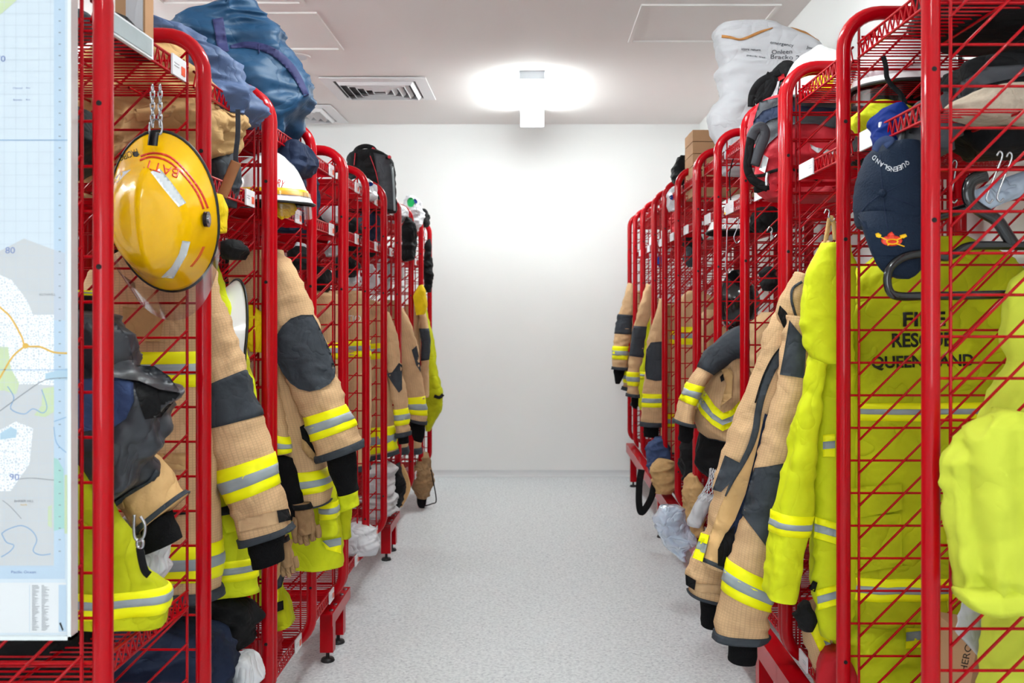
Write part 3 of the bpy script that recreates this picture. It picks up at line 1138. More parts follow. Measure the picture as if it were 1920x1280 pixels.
# -- gloves tucked by the cuffs
def glove(label, x, y, Y, secs, m, fingers, fr, cuffm=None, group=None, seed=1):
    """work glove: palm loft, four fingers and a thumb"""
    r = root_of('work_glove', label, 'glove', x, y, Y, group)
    l = Loft(secs, Y, hd=.022, fold=.006, cross=.004, seed=seed)
    l.part('palm', m, r)
    for k, f in enumerate(fingers):
        mb = MB()
        P = pxs(f, Y - .005, 5)
        n = len(P)
        mb.tube(P, [fr * (1 - .25 * i / (n - 1)) * (.55 if i == n - 1 else 1) for i in range(n)], 8)
        mb.build('thumb' if k == len(fingers) - 1 else 'finger', m, r)
    if cuffm:
        l.trim(r, 0, .4, cuffm, 'cuff', .003)
    return r

glove('tan leather work glove hanging from the black cuff, left side', 578, 1015, 2.76, [(552, 945, 582, 942), (556, 970, 592, 965), (560, 990, 597, 985), (562, 1002, 596, 996)], 'glove_tan',
      [[(566, 990), (563, 1008), (566, 1020)], [(575, 992), (574, 1010), (577, 1022)], [(585, 990), (586, 1006), (588, 1014)], [(593, 985), (597, 998), (597, 1008)], [(556, 970), (552, 995), (556, 1018)]], .011, 'black_cloth', seed=4)
glove('brown work glove with dark seams below the long tan sleeve', 545, 1075, 2.41, [(524, 1008, 538, 1004), (524, 1030, 546, 1026), (528, 1050, 552, 1046), (532, 1062, 553, 1058)], 'glove_tan',
      [[(532, 1055), (530, 1070), (534, 1080)], [(540, 1056), (540, 1070), (543, 1082)], [(547, 1052), (549, 1066), (550, 1074)], [(552, 1044), (556, 1056), (556, 1064)], [(526, 1026), (522, 1040), (524, 1052)]], .008, 'black_cloth', seed=5)

# -- over-trousers hanging at the third post
r = root_of('over_trousers', 'tan and hi-vis over-trousers with a buckled brace, hanging behind the third left post', 'trousers', 530, 1175, 2.82)
l = Loft([(470, 1000, 540, 1010), (468, 1050, 538, 1050), (470, 1100, 532, 1100), (478, 1135, 545, 1125), (500, 1160, 552, 1150), (510, 1180, 553, 1165)], 2.82, hd=.05, fold=.014, seed=16)
l.part('leg', 'hivis_worn', r)
bv = l.bvh()
sew(bv, 'waistband', 'charcoal_cloth', r, [[(512, 1030), (542, 1020), (538, 1065), (528, 1100), (512, 1110)]], off=.006)
sew(bv, 'brace', 'tan_soft', r, ribbon([(545, 1010), (535, 1040), (522, 1070), (512, 1090)], 12), off=.010)
sew(bv, 'reflective_band', 'band_yellow', r, [[(512, 1110), (526, 1096), (520, 1140), (512, 1150)]], off=.005)
sew(bv, 'hem_tab', 'black_cloth', r, [[(512, 1132), (531, 1125), (532, 1142), (512, 1150)]], off=.009)

# -- rain jacket in the nearest left bay
r = root_of('rain_jacket', 'charcoal rain jacket with a denim blue lining bunched in the nearest left bay', 'jacket', 220, 947, 1.86)
l = Loft([(60, 575, 200, 590), (60, 600, 215, 602), (60, 640, 240, 628), (60, 690, 254, 684), (60, 714, 300, 714), (60, 735, 338, 736), (60, 765, 312, 772), (60, 800, 306, 806), (60, 850, 299, 858), (60, 905, 285, 902), (60, 945, 215, 946)],
         1.86, hd=.085, fold=.034, cross=.012, seed=21, p=2.3, lx=.09, lv=.12, ridge=True)
l.part('shell', 'rain_cloth', r)
bv = l.bvh()
sew(bv, 'lining', 'denim_blue', r, [[(90, 715), (215, 706), (250, 716), (251, 752), (236, 785), (210, 803), (90, 815)]], off=.004)
sew(bv, 'flap', 'rain_cloth', r, [[(205, 598), (218, 606), (240, 632), (252, 684), (290, 686), (318, 706), (339, 736), (300, 730), (262, 714), (205, 706)]], off=.02)
sew(bv, 'flap_underside', 'black_cloth', r, [[(252, 716), (300, 730), (338, 738), (302, 782), (272, 786), (262, 758)]], off=.004)
sew(bv, 'hem_strip', 'charcoal_cloth', r, ribbon([(296, 882), (280, 906), (250, 922), (215, 946)], 9), off=.006)

r = root_of('turnout_jacket', 'tan sleeve end with a black cuff poking out under the charcoal rain jacket', 'jacket', 300, 1030, 1.90)
l = Loft([(215, 900, 270, 840), (225, 935, 296, 862), (240, 960, 318, 895), (262, 985, 334, 925), (268, 996, 342, 932)], 1.92, hd=.05, fold=.012, seed=22)
l.part('sleeve', 'tan_lining', r)
l.trim(r, 3.1, 4.0, 'charcoal_cloth', 'cuff_trim')
c = Loft([(268, 985, 318, 958), (272, 1010, 330, 985), (276, 1036, 338, 1010)], 1.92, hd=.04, fold=.004, seed=23)
c.part('knit_cuff', 'black_knit', r)
bv = l.bvh()
r = root_of('turnout_jacket', 'tan shoulder of a coat with dark tape at the far left, beside the map board', 'jacket', 150, 700, 1.95)
l = Loft([(70, 540, 180, 545), (60, 600, 190, 600), (60, 680, 195, 680), (60, 760, 190, 760)], 1.99, hd=.06, fold=.012, seed=24)
l.part('torso', 'tan_cloth', r)
l.part('collar', 'black_cloth', r, u0=.2, u1=.9, nu=4, off=.006, caps=False, rim=1)
l.band(r, .0, .18)

# -- hi-vis coat lowest in the nearest left bay
J = jacket('hi-vis yellow coat with a taped hem lowest in the nearest left bay', 220, 1165, 1.80,
           torso=[(60, 855, 150, 868), (60, 900, 190, 925), (60, 945, 208, 955), (60, 985, 234, 984), (60, 1028, 257, 1028), (60, 1062, 272, 1066), (60, 1095, 312, 1094), (60, 1118, 319, 1112), (60, 1145, 317, 1142), (60, 1156, 311, 1170)],
           m='hivis_worn', hem=None, seed=25, hd=.06, name='hi_vis_jacket', fold=.016)
bv = bvh_of(J['torso'])
J['torso'].band(J['root'], 6.0, 8.0)
r = root_of('snap_hook', 'steel snap hook between the hi-vis coat and the tan cuff', 'hook', 262, 1015, 1.74)
mb = MB(); mb.tube(pxs([(252, 965), (251, 990), (253, 1008), (262, 1014), (270, 1003), (272, 985), (268, 975), (263, 968)], 1.74), .0028, 6); mb.build('hook_body', 'steel', r)
mb = MB(); mb.tube(pxs([(258, 1014), (258, 1024), (266, 1026), (268, 1014)], 1.74, 5, True), .003, 6); mb.build('swivel', 'steel', r)
mb = MB(); mb.tube(pxs([(262, 1026), (266, 1050), (272, 1070), (280, 1078)], 1.74), .004, 6, flat=(.008, .002)); mb.build('strap', 'black_cloth', r)
blob('plastic_bag', 'white plastic bag behind the hi-vis coat in the nearest left bay', 'bag', 225, 960, 330, 1105, 1.98, .05, 'white_plastic', 31)
blob('folded_trousers', 'navy trousers heaped on the lowest shelf behind the nearest left post', 'trousers', 150, 1165, 446, 1380, 2.33, .17, 'navy_cloth', 32, fold=.03, cross=.02)
blob('plastic_bag', 'white plastic bag on the bottom shelf beside the navy trousers', 'bag', 425, 1228, 490, 1300, 2.42, .06, 'white_plastic', 33, fold=.02)
blob('folded_trousers', 'black trousers with a thin yellow line lying behind the second left mesh', 'trousers', 330, 1110, 482, 1215, 2.52, .08, 'black_cloth', 34)
blob('duffel_bag', 'black duffel bag hung inside the nearest left frame beside the map board', 'bag', -10, 190, 186, 330, 1.72, .09, 'black_cloth', 35)
blob('duffel_bag', 'black kit bag low on the bottom shelf under the map board', 'bag', -120, 1090, 200, 1420, 1.9, .14, 'black_cloth', 36)

# -- tan trousers rolled on the middle shelf
r = root_of('rolled_trousers', 'tan turnout trousers bundled on the middle shelf above the yellow helmet', 'trousers', 300, 372, 2.36)
l = Loft([(240, 92, 350, 92), (190, 105, 388, 110), (170, 140, 402, 142), (170, 185, 428, 190), (170, 215, 449, 222), (170, 240, 446, 245), (170, 272, 432, 275), (170, 300, 408, 300), (170, 335, 396, 335), (175, 374, 392, 374)],
         2.36, hd=.16, fold=.045, cross=.02, seed=41, lx=.1, lv=.09, ridge=True)
l.part('bundle', 'tan_soft', r)
bv = l.bvh()
sew(bv, 'pocket_flap', 'tan_soft', r, [[(250, 205), (312, 190), (330, 200), (318, 220), (258, 228)]], off=.014)
sew(bv, 'dark_tape', 'black_cloth', r, [[(404, 160), (416, 172), (436, 210), (428, 214), (408, 190)]], off=.004)
sew(bv, 'dark_tape', 'black_cloth', r, [[(265, 172), (288, 165), (284, 176), (268, 180)]], off=.004)
sew(bv, 'fold_edge', 'tan_lining', r, ribbon([(398, 168), (420, 182), (446, 205), (440, 216), (420, 205), (402, 185)], 4), off=.008)
t = root_of('carry_strap', 'dark webbing strap ending in brown leather beside the tan bundle', 'strap', 425, 360, 2.28)
mb = MB(); mb.tube(pxs([(446, 205), (446, 250), (442, 290), (443, 306)], 2.26), .006, 4, flat=(.008, .0015)); mb.build('webbing', 'charcoal_cloth', t)
mb = MB(); mb.tube(pxs([(443, 303), (434, 325), (424, 350), (416, 368)], 2.25), .006, 8, flat=(.013, .003)); mb.build('leather_end', 'leather_tan', t)
blob('folded_cloth', 'dark grey cloth under the webbing strap on the middle shelf', 'cloth', 398, 262, 442, 385, 2.40, .06, 'charcoal_cloth', 42)
blob('work_glove', 'yellow work glove beside the yellow helmet', 'glove', 398, 365, 426, 436, 2.15, .03, 'glove_yellow', 43, fold=.008, cross=.006)

r = root_of('shelf_ticket', 'long silver ticket holder clipped on the nearest left top shelf', 'label', 236, 112, 1.8)
mb = MB(); xx_ = -(DX0 + .0225)
mb.box(xx_ - .004, xx_ + .003, 1.66, 1.86, ZL + 1.582, ZL + 1.622); mb.build('holder', 'label_white', r)
mb = MB(); mb.box(xx_ + .003, xx_ + .0042, 1.67, 1.85, ZL + 1.586, ZL + 1.618); mb.build('clear_cover', 'band_silver', r)
# -- big blue bag and the pale denim coat on the top shelf
r = root_of('kit_bag', 'big steel blue kit bag with dark tape on top of the left rack', 'bag', 500, 262, 2.93)
l = Loft([(440, 18, 486, 17), (395, 32, 508, 40), (345, 52, 524, 58), (310, 75, 538, 85), (295, 110, 555, 118), (300, 160, 576, 160), (320, 200, 578, 203), (350, 235, 562, 236), (380, 262, 540, 260)],
         2.93, hd=.19, fold=.05, cross=.014, seed=44, lx=.16, lv=.14, ridge=True)
l.part('bag_body', 'steel_blue_bag', r)
bv = l.bvh()
sew(bv, 'tape', 'bag_tape', r, ribbon([(408, 34), (412, 55), (416, 80), (420, 98)], 20), off=.004)
sew(bv, 'tape', 'bag_tape', r, ribbon([(432, 88), (460, 84), (490, 88), (520, 102), (545, 126), (562, 152), (575, 180)], [6, 12, 14, 15, 15, 13, 10]), off=.004)
sew(bv, 'fold_shadow_seam', 'bag_tape', r, ribbon([(485, 82), (486, 100)], 2), off=.006)  # thin raised strip in the tape colour
r = root_of('denim_coat', 'pale denim blue coat heaped on the top shelf in front of the big blue bag', 'jacket', 400, 222, 2.42)
l = Loft([(270, 50, 330, 55), (262, 62, 372, 66), (262, 82, 402, 90), (275, 105, 434, 108), (280, 140, 448, 142), (300, 172, 470, 172), (320, 198, 488, 196), (330, 222, 476, 220)],
         2.42, hd=.13, fold=.045, cross=.016, seed=45, lx=.08, lv=.1, ridge=True)
l.part('coat_body', 'denim_light', r)
# -- white boards, black gloves at top left
r = root_of('foam_board', 'tall white and kraft board standing on the nearest left top shelf', 'board', 246, 112, 2.02)
mb = MB()
a = at(216, 112, 2.0)
mb.box(a.x, at(241, 0, 2.0).x, 2.0, 2.03, at(0, 105, 2.0).z, 2.25); mb.build('kraft_face', 'carton', r)
mb = MB(); mb.box(at(241.5, 0, 2.0).x, at(273, 0, 2.0).x, 1.985, 2.03, at(0, 105, 2.0).z, 2.25); mb.build('white_face', 'white_paper', r)
mb = MB(); mb.box(at(273.4, 0, 2.0).x, at(277, 0, 2.0).x, 1.987, 2.03, at(0, 105, 2.0).z, 2.25); mb.build('kraft_edge', 'carton', r)
r, l = blob('work_glove', 'black glove lying on the top shelf at the far left', 'glove', 190, 26, 266, 104, 1.86, .05, 'black_cloth', 46, skew=46)
blob('grey_case', 'dark grey case on the top shelf left of the nearest post', 'case', 60, 14, 178, 72, 1.9, .06, 'charcoal_cloth', 47, fold=.004, cross=.003)

# ------------------------------------------------------------------ helmets
def helmet(label, loc, rot, shell, scale=1., strips=True, bands=None, visor=True, trimm='black_rubber', cat='helmet', group=None, ridge=True, label_strip=None, redlines=False):
    """fire helmet: domed shell with a crest and flared brim, rubber edge, pivots, visor, reflective patches"""
    r = thing('fire_helmet', label, cat, loc, group)
    Rm = rot.to_3x3()
    O = Vector(loc)
    prof = [(1.30, 0), (1.22, .016), (1.14, .034), (1.08, .050), (1.03, .066), (.97, .083), (.89, .103), (.79, .121), (.66, .137), (.50, .149), (.31, .157), (.13, .160), (0, .161)]

    def S(th, t, off=0.):
        i = min(len(prof) - 2, int(t)); f = t - i
        k = prof[i][0] * (1 - f) + prof[i + 1][0] * f
        z = prof[i][1] * (1 - f) + prof[i + 1][1] * f
        x, y = math.cos(th) * .112 * k, math.sin(th) * .142 * k
        fl = max(0, (k - 1.0) / .3)
        # brim is longer at the back than at the front, narrow at the sides
        y += math.sin(th) * fl * (.018 if math.sin(th) > 0 else .03)
        x *= 1 - .06 * fl
        z -= fl * .012 * abs(math.sin(th)) + fl * .006
        if ridge:
            z += .013 * math.exp(-(x / .02) ** 2) * max(0, min(1, (z - .03) / .06)) * (1 if abs(y) < .15 else 0)
        q = Vector((x, y, z))
        nrm = Vector((x / .112 ** 2, y / .142 ** 2, (z + .02) / .16 ** 2)).normalized()
        q += nrm * off
        return Rm @ (q * scale) + O

    def grid(name, m, th0, th1, t0, t1, nth, ntt, off=0., par=None, tw=0.):
        mb = MB()
        V = [S(th0 + (th1 - th0) * i / nth + tw * (j / ntt), t0 + (t1 - t0) * j / ntt, off) for j in range(ntt + 1) for i in range(nth + 1)]
        F = [(j * (nth + 1) + i, j * (nth + 1) + i + 1, (j + 1) * (nth + 1) + i + 1, (j + 1) * (nth + 1) + i) for j in range(ntt) for i in range(nth)]
        mb.add(V, F)
        return mb.build(name, m, par or r)
    T = len(prof) - 1
    sh = grid('shell', shell, 0, 2 * math.pi, 0, T, 56, 36)
    # inside of the shell
    mb = MB()
    n = 40
    dn = Rm @ Vector((0, 0, -.0045 * scale))
    ts = (.05, 1, 2, 3, 4, 6)
    V = [S(2 * math.pi * k / n, t_, -.002 if t_ < 3 else -.008) + dn for t_ in ts for k in range(n)]
    mb.add(V, [(i * n + k, (i + 1) * n + k, (i + 1) * n + (k + 1) % n, i * n + (k + 1) % n) for i in range(len(ts) - 1) for k in range(n)] + [tuple((len(ts) - 1) * n + k for k in range(n))])
    mb.build('liner', 'black_cloth', r)
    mb = MB(); mb.tube([S(2 * math.pi * k / 56, 0) for k in range(56)], .0045 * scale, 8, closed=True)
    mb.build('edge_trim', trimm, r)
    for s_ in (0, math.pi):
        mb = MB()
        c0 = S(s_, 3.2, .002); d = Rm @ Vector((math.cos(s_), 0, 0))
        mb.cyl(c0, d, .020 * scale, .010 * scale, 20); mb.build('visor_pivot', 'black_gloss', r)
        mb = MB(); mb.cyl(c0 + d * .010 * scale, d, .010 * scale, .003 * scale, 16); mb.build('pivot_cap', 'steel', r)
    if strips:
        for a in (35, 145, 215, 325):
            a = math.radians(a)
            grid('reflective_patch', 'reflect_white', a - .10, a + .10, 5.2, 8.0, 4, 8, .0012)
    if bands:
        for (a0, a1, t0, t1, m_) in bands:
            grid('label_band', m_, math.radians(a0), math.radians(a1), t0, t1, max(16, int(abs(a1 - a0) / 6)), 6, .0022)
    if redlines:
        for t0 in (1.35, 1.8):
            for a0, a1 in ((285, 345), (195, 255)):
                grid('red_line', 'print_red', math.radians(a0), math.radians(a1), t0, t0 + .28, 14, 2, .001)
    if visor:
        mb = MB()
        n, k = 28, 6
        V = []
        for j in range(k + 1):
            for i in range(n + 1):
                a = math.radians(8 + 164 * i / n)
                dz = .022 - .095 * (j / k) * (1 - .35 * abs(math.cos(a)) ** 2)
                q = Vector((math.cos(a) * .128, math.sin(a) * (.185 + .01 * j / k), dz))
                if visor == 'out':
                    q = Vector((math.cos(a) * (.150 - .01 * j / k), .03 + math.sin(a) * (.155 + .095 * j / k), .045 - .05 * j / k))
                V.append(Rm @ (q * scale) + O)
        F = [(j * (n + 1) + i, j * (n + 1) + i + 1, (j + 1) * (n + 1) + i + 1, (j + 1) * (n + 1) + i) for j in range(k) for i in range(n)]
        mb.add(V, F)
        mb.build('visor', 'visor_clear', r)
    return r, sh, S


def bvh_obj(*obs):
    V, F = [], []
    for o in obs:
        off = Vector((0, 0, 0)); p = o
        while p is not None:
            off += p.location; p = p.parent
        k = len(V)
        V += [v.co + off for v in o.data.vertices]
        F += [tuple(i + k for i in q.vertices) for q in o.data.polygons]
    return BVHTree.FromPolygons(V, F)


def basis(x, y, z):
    return Matrix((x, y, z)).transposed().to_4x4()


def yawm(deg):
    return Matrix.Rotation(math.radians(deg), 4, 'Z')


HANG = basis(Vector((-1, 0, 0)), Vector((0, 0, -1)), Vector((0, -1, 0)))   # crown towards the viewer, front down
# -- the big yellow helmet
Hc = at(307, 405, 1.98)
hm, hs, HS = helmet('glossy yellow fire helmet with clear visor hanging on a chain behind the nearest left post', Hc,
                    yawm(2) @ HANG @ Matrix.Rotation(math.radians(-14), 4, 'X'), 'yellow_gloss', scale=.80, strips=False, visor='out')
bv = bvh_obj(hs)
W = 'reflect_white'
sew(bv, 'reflective_patch', W, hm, [[(282, 322), (300, 316), (320, 340), (349, 380), (335, 388), (310, 358)]], off=.001, step=6)
sew(bv, 'reflective_patch', W, hm, [[(342, 451), (357, 453), (350, 478), (325, 522), (302, 520), (322, 500), (336, 475)]], off=.001, step=6)
sew(bv, 'reflective_patch', W, hm, [[(213, 336), (228, 322), (245, 318), (232, 330), (214, 348)]], off=.001, step=6)
for o in (0, 8):
    sew(bv, 'red_line', 'print_red', hm, ribbon([(262 + o * .2, 300 - o * .9), (285 + o * .3, 294 - o * .9), (315 + o * .5, 302 - o), (345 + o * .6, 328 - o * .7), (370 + o * .8, 362 - o * .4), (382 + o, 392 - o * .2)], 4), off=.001, step=6)
sew(bv, 'lettering', 'print_red', hm, tri=text_px('BATT', 303, 316, 66, 17, 197), off=.0016)
sew(bv, 'maker_mark', 'print_black', hm, tri=text_px('PACIFIC', 241, 290, 36, 12, 160), off=.0016)
sew(bv, 'maker_mark', 'print_black', hm, [ellipse(254, 288, 6, 4, 12, -25), [(258, 287), (262, 289), (257, 294), (250, 293)]], off=.0016, step=4)
for o in (0, 3):
    sew(bv, 'red_line', 'print_red', hm, ribbon([(384 - o, 462), (374 - o, 482), (360 - o, 500)], 1.6), off=.001, step=6)
r = root_of('helmet_chain', 'steel chain and clip holding the yellow helmet', 'chain', 290, 270, 1.93)
for x0, ys in ((286, 160), (300, 160)):
    n = 7
    for k in range(n):
        y = ys + k * 11
        mb = MB()
        if k % 2:
            mb.tube(pxs([(x0 - 3, y), (x0 - 3, y + 12), (x0 + 3, y + 12), (x0 + 3, y)], 1.93, 4, True), .0016, 5)
        else:
            c = at(x0, y + 6, 1.93)
            mb.tube([c + Vector((0, .004 * math.cos(a), .009 * math.sin(a))) for a in np.linspace(0, 6.283, 10)[:-1]], .0016, 5, closed=True)
        mb.build('link', 'steel', r)
mb = MB(); mb.tube(pxs([(282, 228), (281, 250), (292, 254), (303, 248), (302, 228), (292, 224)], 1.93, 5, True), .0022, 6); mb.build('clip_ring', 'steel', r)
mb = MB(); mb.tube(pxs([(289, 247), (287, 262), (286, 273)], 1.88), .006, 8, flat=(.010, .003)); mb.build('clip', 'black_gloss', r)

# -- white helmet hung behind the tan sleeve
hm2, hs2, _ = helmet('white fire helmet with yellow flash hanging behind the long tan sleeve, left side', at(425, 652, 2.56),
                     yawm(-52) @ HANG @ Matrix.Rotation(math.radians(4), 4, 'X'), 'white_gloss', scale=.86, strips=False, bands=[(200, 250, 3.4, 5.2, 'helmet_yellow_label'), (290, 340, 3.4, 5.2, 'helmet_yellow_label')])
r, l = blob('neck_flap', 'yellow helmet cloth sticking out behind the white hanging helmet, left side', 'cloth', 440, 565, 508, 660, 2.60, .012, 'glove_yellow', 51, fold=.004, cross=.004, top=.2, bot=.5, skew=14)
# -- white helmet on the middle shelf
UP = Matrix.Identity(4)
hm3, hs3, _ = helmet('white fire helmet with red lettering on the middle shelf behind the third left post', at(498, 378, 2.80) + Vector((0, 0, .0)),
                     yawm(-128), 'white_gloss', scale=.84, strips=False, bands=[(0, 360, 1.2, 2.3, 'helmet_yellow_label')])
sew(bvh_obj(hs3), 'lettering', 'print_red', hm3, tri=text_px('RY', 527, 344, 14, 13, 20), off=.001)
glove('yellow work glove lying under the white helmet on the middle shelf', 540, 405, 2.72, [(505, 378, 528, 370), (508, 392, 540, 382), (515, 398, 548, 392)], 'glove_yellow',
      [[(530, 380), (545, 384), (553, 396)], [(528, 386), (543, 392), (549, 403)], [(522, 390), (536, 398), (541, 408)], [(516, 392), (526, 402), (533, 408)], [(512, 384), (520, 378), (535, 372)]], .012, seed=9)

# ------------------------------------------------------------------ left row, far bays
J = jacket('tan coat with yellow tape behind the mesh of the fifth left frame', 610, 860, 3.88,
           torso=[(560, 545, 620, 545), (545, 570, 642, 565), (535, 640, 650, 640), (535, 760, 650, 760), (540, 905, 648, 905)], bands=[(641, 671)], seed=61)
J = jacket('tan coat with white letters on its back behind the sixth left frame', 660, 870, 4.35,
           torso=[(630, 545, 675, 545), (612, 565, 687, 562), (605, 640, 694, 640), (605, 760, 694, 760), (608, 880, 692, 880)], bands=[(638, 668)], seed=62)
sew(bvh_of(J['torso']), 'back_lettering', 'print_white', J['root'], tri=text_px('STATION', 656, 597, 66, 12), off=.003)
J = jacket('tan coat with short sleeve and dark elbow at the seventh left frame', 735, 862, 4.84,
           torso=[(690, 560, 722, 570), (680, 590, 726, 592), (676, 660, 732, 655), (676, 760, 738, 760), (680, 865, 747, 850)], bands=[(643, 672), (798, 846)], seed=64, hd=.06,
           sleeves=[dict(Y=4.8, hd=.04, secs=[(716, 580, 730, 586), (720, 630, 745, 632), (724, 668, 750, 668), (728, 700, 753, 690), (733, 738, 762, 735), (738, 767, 765, 764), (741, 797, 767, 794), (744, 820, 769, 815)],
                         bands=[(5, 6)], trim=.4, cuff=[(746, 815, 766, 812), (747, 832, 766, 830)])])
sew(bvh_of(J['sleeve0']), 'elbow_patch', 'charcoal_cloth', J['root'], [[(724, 700), (735, 698), (748, 680), (754, 684), (754, 730), (748, 736), (738, 722)]], off=.004, step=5)
J = jacket('tan coat with a black gauntlet cuff at the eighth left frame', 780, 829, 5.36,
           torso=[(715, 560, 750, 565), (705, 600, 758, 600), (705, 700, 762, 700), (710, 850, 765, 850)], bands=[], seed=65, hd=.06,
           sleeves=[dict(Y=5.32, hd=.045, secs=[(744, 570, 755, 577), (747, 612, 773, 612), (750, 655, 784, 652), (755, 700, 790, 694), (759, 745, 796, 742), (763, 774, 799, 778), (767, 788, 799, 796)],
                         bands=[(4, 5)], trim=.4, cuff=[(768, 788, 797, 794), (770, 805, 797, 808), (775, 824, 792, 829)])])
sew(bvh_of(J['sleeve0']), 'elbow_patch', 'charcoal_cloth', J['root'], [[(772, 656), (781, 648), (788, 680), (789, 698), (780, 684)]], off=.004, step=5)
J = jacket('tan coat with charcoal elbow just left of the last hi-vis coat', 800, 745, 5.95,
           torso=[(760, 570, 782, 570), (752, 600, 788, 600), (752, 720, 790, 720), (756, 850, 790, 850)], bands=[(700, 720)], seed=66, hd=.06,
           sleeves=[dict(Y=5.93, hd=.04, secs=[(785, 560, 795, 566), (788, 612, 803, 612), (790, 645, 806, 642), (790, 676, 805, 674), (790, 710, 804, 708), (792, 745, 804, 744)], patch=[(1.1, 3)])])
J = jacket('hi-vis yellow coat bulging out of the last bay at the back wall, left side', 815, 805, 6.40,
           torso=[(770, 548, 796, 552), (772, 570, 799, 572), (780, 630, 812, 632), (788, 690, 818, 692), (792, 715, 826, 715), (794, 738, 832, 738), (796, 765, 829, 765), (798, 785, 818, 785), (799, 806, 808, 806)],
           m='hivis_worn', hem=None, seed=67, hd=.07, name='hi_vis_jacket')
sew(bvh_of(J['torso']), 'dark_tab', 'black_cloth', J['root'], ribbon([(814, 742), (824, 745), (831, 739)], 6), off=.006, step=5)
blob('fire_helmet', 'yellow helmet crown tucked above the coats at the back left', 'helmet', 776, 535, 800, 590, 5.6, .06, 'glove_yellow', 68, fold=.004, cross=.002)

# -- the back-to-back row behind: racks seen through the wires, dark coats added to block passage light
for src in [o for o in SC.objects if o.parent is None and o.name.startswith('gear_rack') and o.location.x < 0]:
    cpy = copy_tree(src)
    cpy.location.x -= .545
    cpy['label'] = src['label'].replace('red wire gear rack', 'red wire gear rack of the back row,')
    cpy['label'] = {0: 'back row red gear rack behind the yellow helmet', 1: 'back row red gear rack behind the elbow patch coat', 2: 'back row red gear rack behind the lettered coat', 3: 'back row red gear rack behind the last left coats'}[int(src.name[-3:]) if src.name[-4:-3] == '.' else 0]
    cpy['group'] = 'red gear racks of the back row'
for k, (Y, m_, z0, z1, lab) in enumerate([(2.86, 'navy_cloth', 1.52, .55, 'added dark navy coat blocking light in the back row behind the elbow patch coat'), (3.37, 'black_cloth', 1.54, .45, 'added black coat blocking light in the back row behind the fourth left bay'),
                                          (3.87, 'charcoal_cloth', 1.52, .5, 'added charcoal coat blocking light in the back row behind the fifth left bay'), (4.35, 'black_cloth', 1.55, .6, 'added black coat blocking light in the back row behind the sixth left bay'),
                                          (4.85, 'navy_cloth', 1.52, .5, 'added navy coat blocking light in the back row behind the seventh left bay'), (5.36, 'black_cloth', 1.5, .5, 'added black coat blocking light in the back row behind the eighth left bay'), (5.87, 'charcoal_cloth', 1.5, .5, 'added charcoal coat blocking light in the back row behind the ninth left bay')]):
    def q_(x, z):
        return VX + x / Y * FPX, VY - (z - CAM_Z) / Y * FPX
    rows = [(-1.40, -1.56, z0), (-1.30, -1.66, z0 - .06), (-1.27, -1.70, z0 - .25), (-1.27, -1.70, (z0 + z1) / 2), (-1.27, -1.70, z1)]
    jacket(lab, *q_(-1.48, z1), Y, torso=[(*q_(b_, z_), *q_(a_, z_)) for a_, b_, z_ in rows], m=m_, hem=None, seed=260 + k, hd=.10, name='coat')
# -- backpack on top
r = root_of('backpack', 'black backpack with red zip pulls standing on top of the left rack', 'backpack', 700, 396, 4.85)
l = Loft([(664, 286, 712, 284), (656, 290, 730, 292), (652, 302, 738, 306), (651, 330, 741, 332), (650, 365, 743, 366), (651, 388, 744, 390), (655, 397, 742, 397)], 4.85, hd=.10, fold=.014, cross=.008, seed=71, p=3.2)
l.part('pack_body', 'black_cloth', r)
bv = l.bvh()
sew(bv, 'side_panel', 'backpack_grey', r, [[(700, 286), (728, 292), (738, 310), (742, 395), (712, 396), (708, 330)]], off=.006)
sew(bv, 'reflective_strip', 'band_silver', r, ribbon([(735, 312), (738, 345), (740, 395)], 4), off=.01)
sew(bv, 'piping', 'backpack_red', r, ribbon([(666, 287), (664, 310)], 1.5), off=.008)
sew(bv, 'piping', 'backpack_red', r, ribbon([(694, 292), (704, 320), (710, 345)], 1.5), off=.008)
mb = MB(); mb.tube(pxs([(664, 290), (670, 279), (684, 274), (698, 277), (704, 284)], 4.82), .009, 8, flat=(.012, .005)); mb.build('handle', 'black_cloth', r)
mb = MB(); mb.tube(pxs([(698, 277), (703, 281), (704, 288)], 4.81), .005, 6); mb.build('handle_end', 'backpack_red', r)
mb = MB(); mb.cyl(at(731, 295, 4.76), (0, -1, 0), .008, .02, 10); mb.build('zip_pull', 'backpack_red', r)

r, l = blob('carrier_bag', 'white carrier bag with a green patch on top of the last left bays', 'bag', 752, 368, 792, 432, 5.95, .10, 'white_plastic', 72)
sew(l.bvh(), 'green_print', 'green_plastic', r, [ellipse(770, 379, 7, 9)], off=.004, step=5)
sew(l.bvh(), 'blue_print', 'cobalt', r, [ellipse(779, 377, 3, 5, 12, -30)], off=.004, step=5)
blob('black_beanie', 'black crumpled hat beside the white carrier bag, top left', 'hat', 787, 392, 805, 425, 6.3, .06, 'black_cloth', 73)
r, l = blob('carrier_bag', 'white carrier bag with blue print behind the sixth left hoop', 'bag', 656, 336, 706, 376, 4.36, .10, 'white_plastic', 74)
sew(l.bvh(), 'blue_print', 'cobalt', r, [ellipse(694, 345, 6, 4)], off=.004, step=4)
blob('carrier_bag', 'white bag stuffed on the top shelf of the eighth left frame', 'bag', 724, 382, 761, 418, 5.4, .10, 'white_plastic', 75)
blob('navy_bag', 'navy bag on the middle shelf of the fourth left bay', 'bag', 530, 290, 620, 438, 3.37, .14, 'navy_cloth', 76, fold=.03, inset=.06)
blob('folded_cloth', 'navy blue shirt under the big blue bag, on the middle shelf', 'cloth', 530, 268, 588, 330, 2.95, .10, 'navy_cloth', 77)
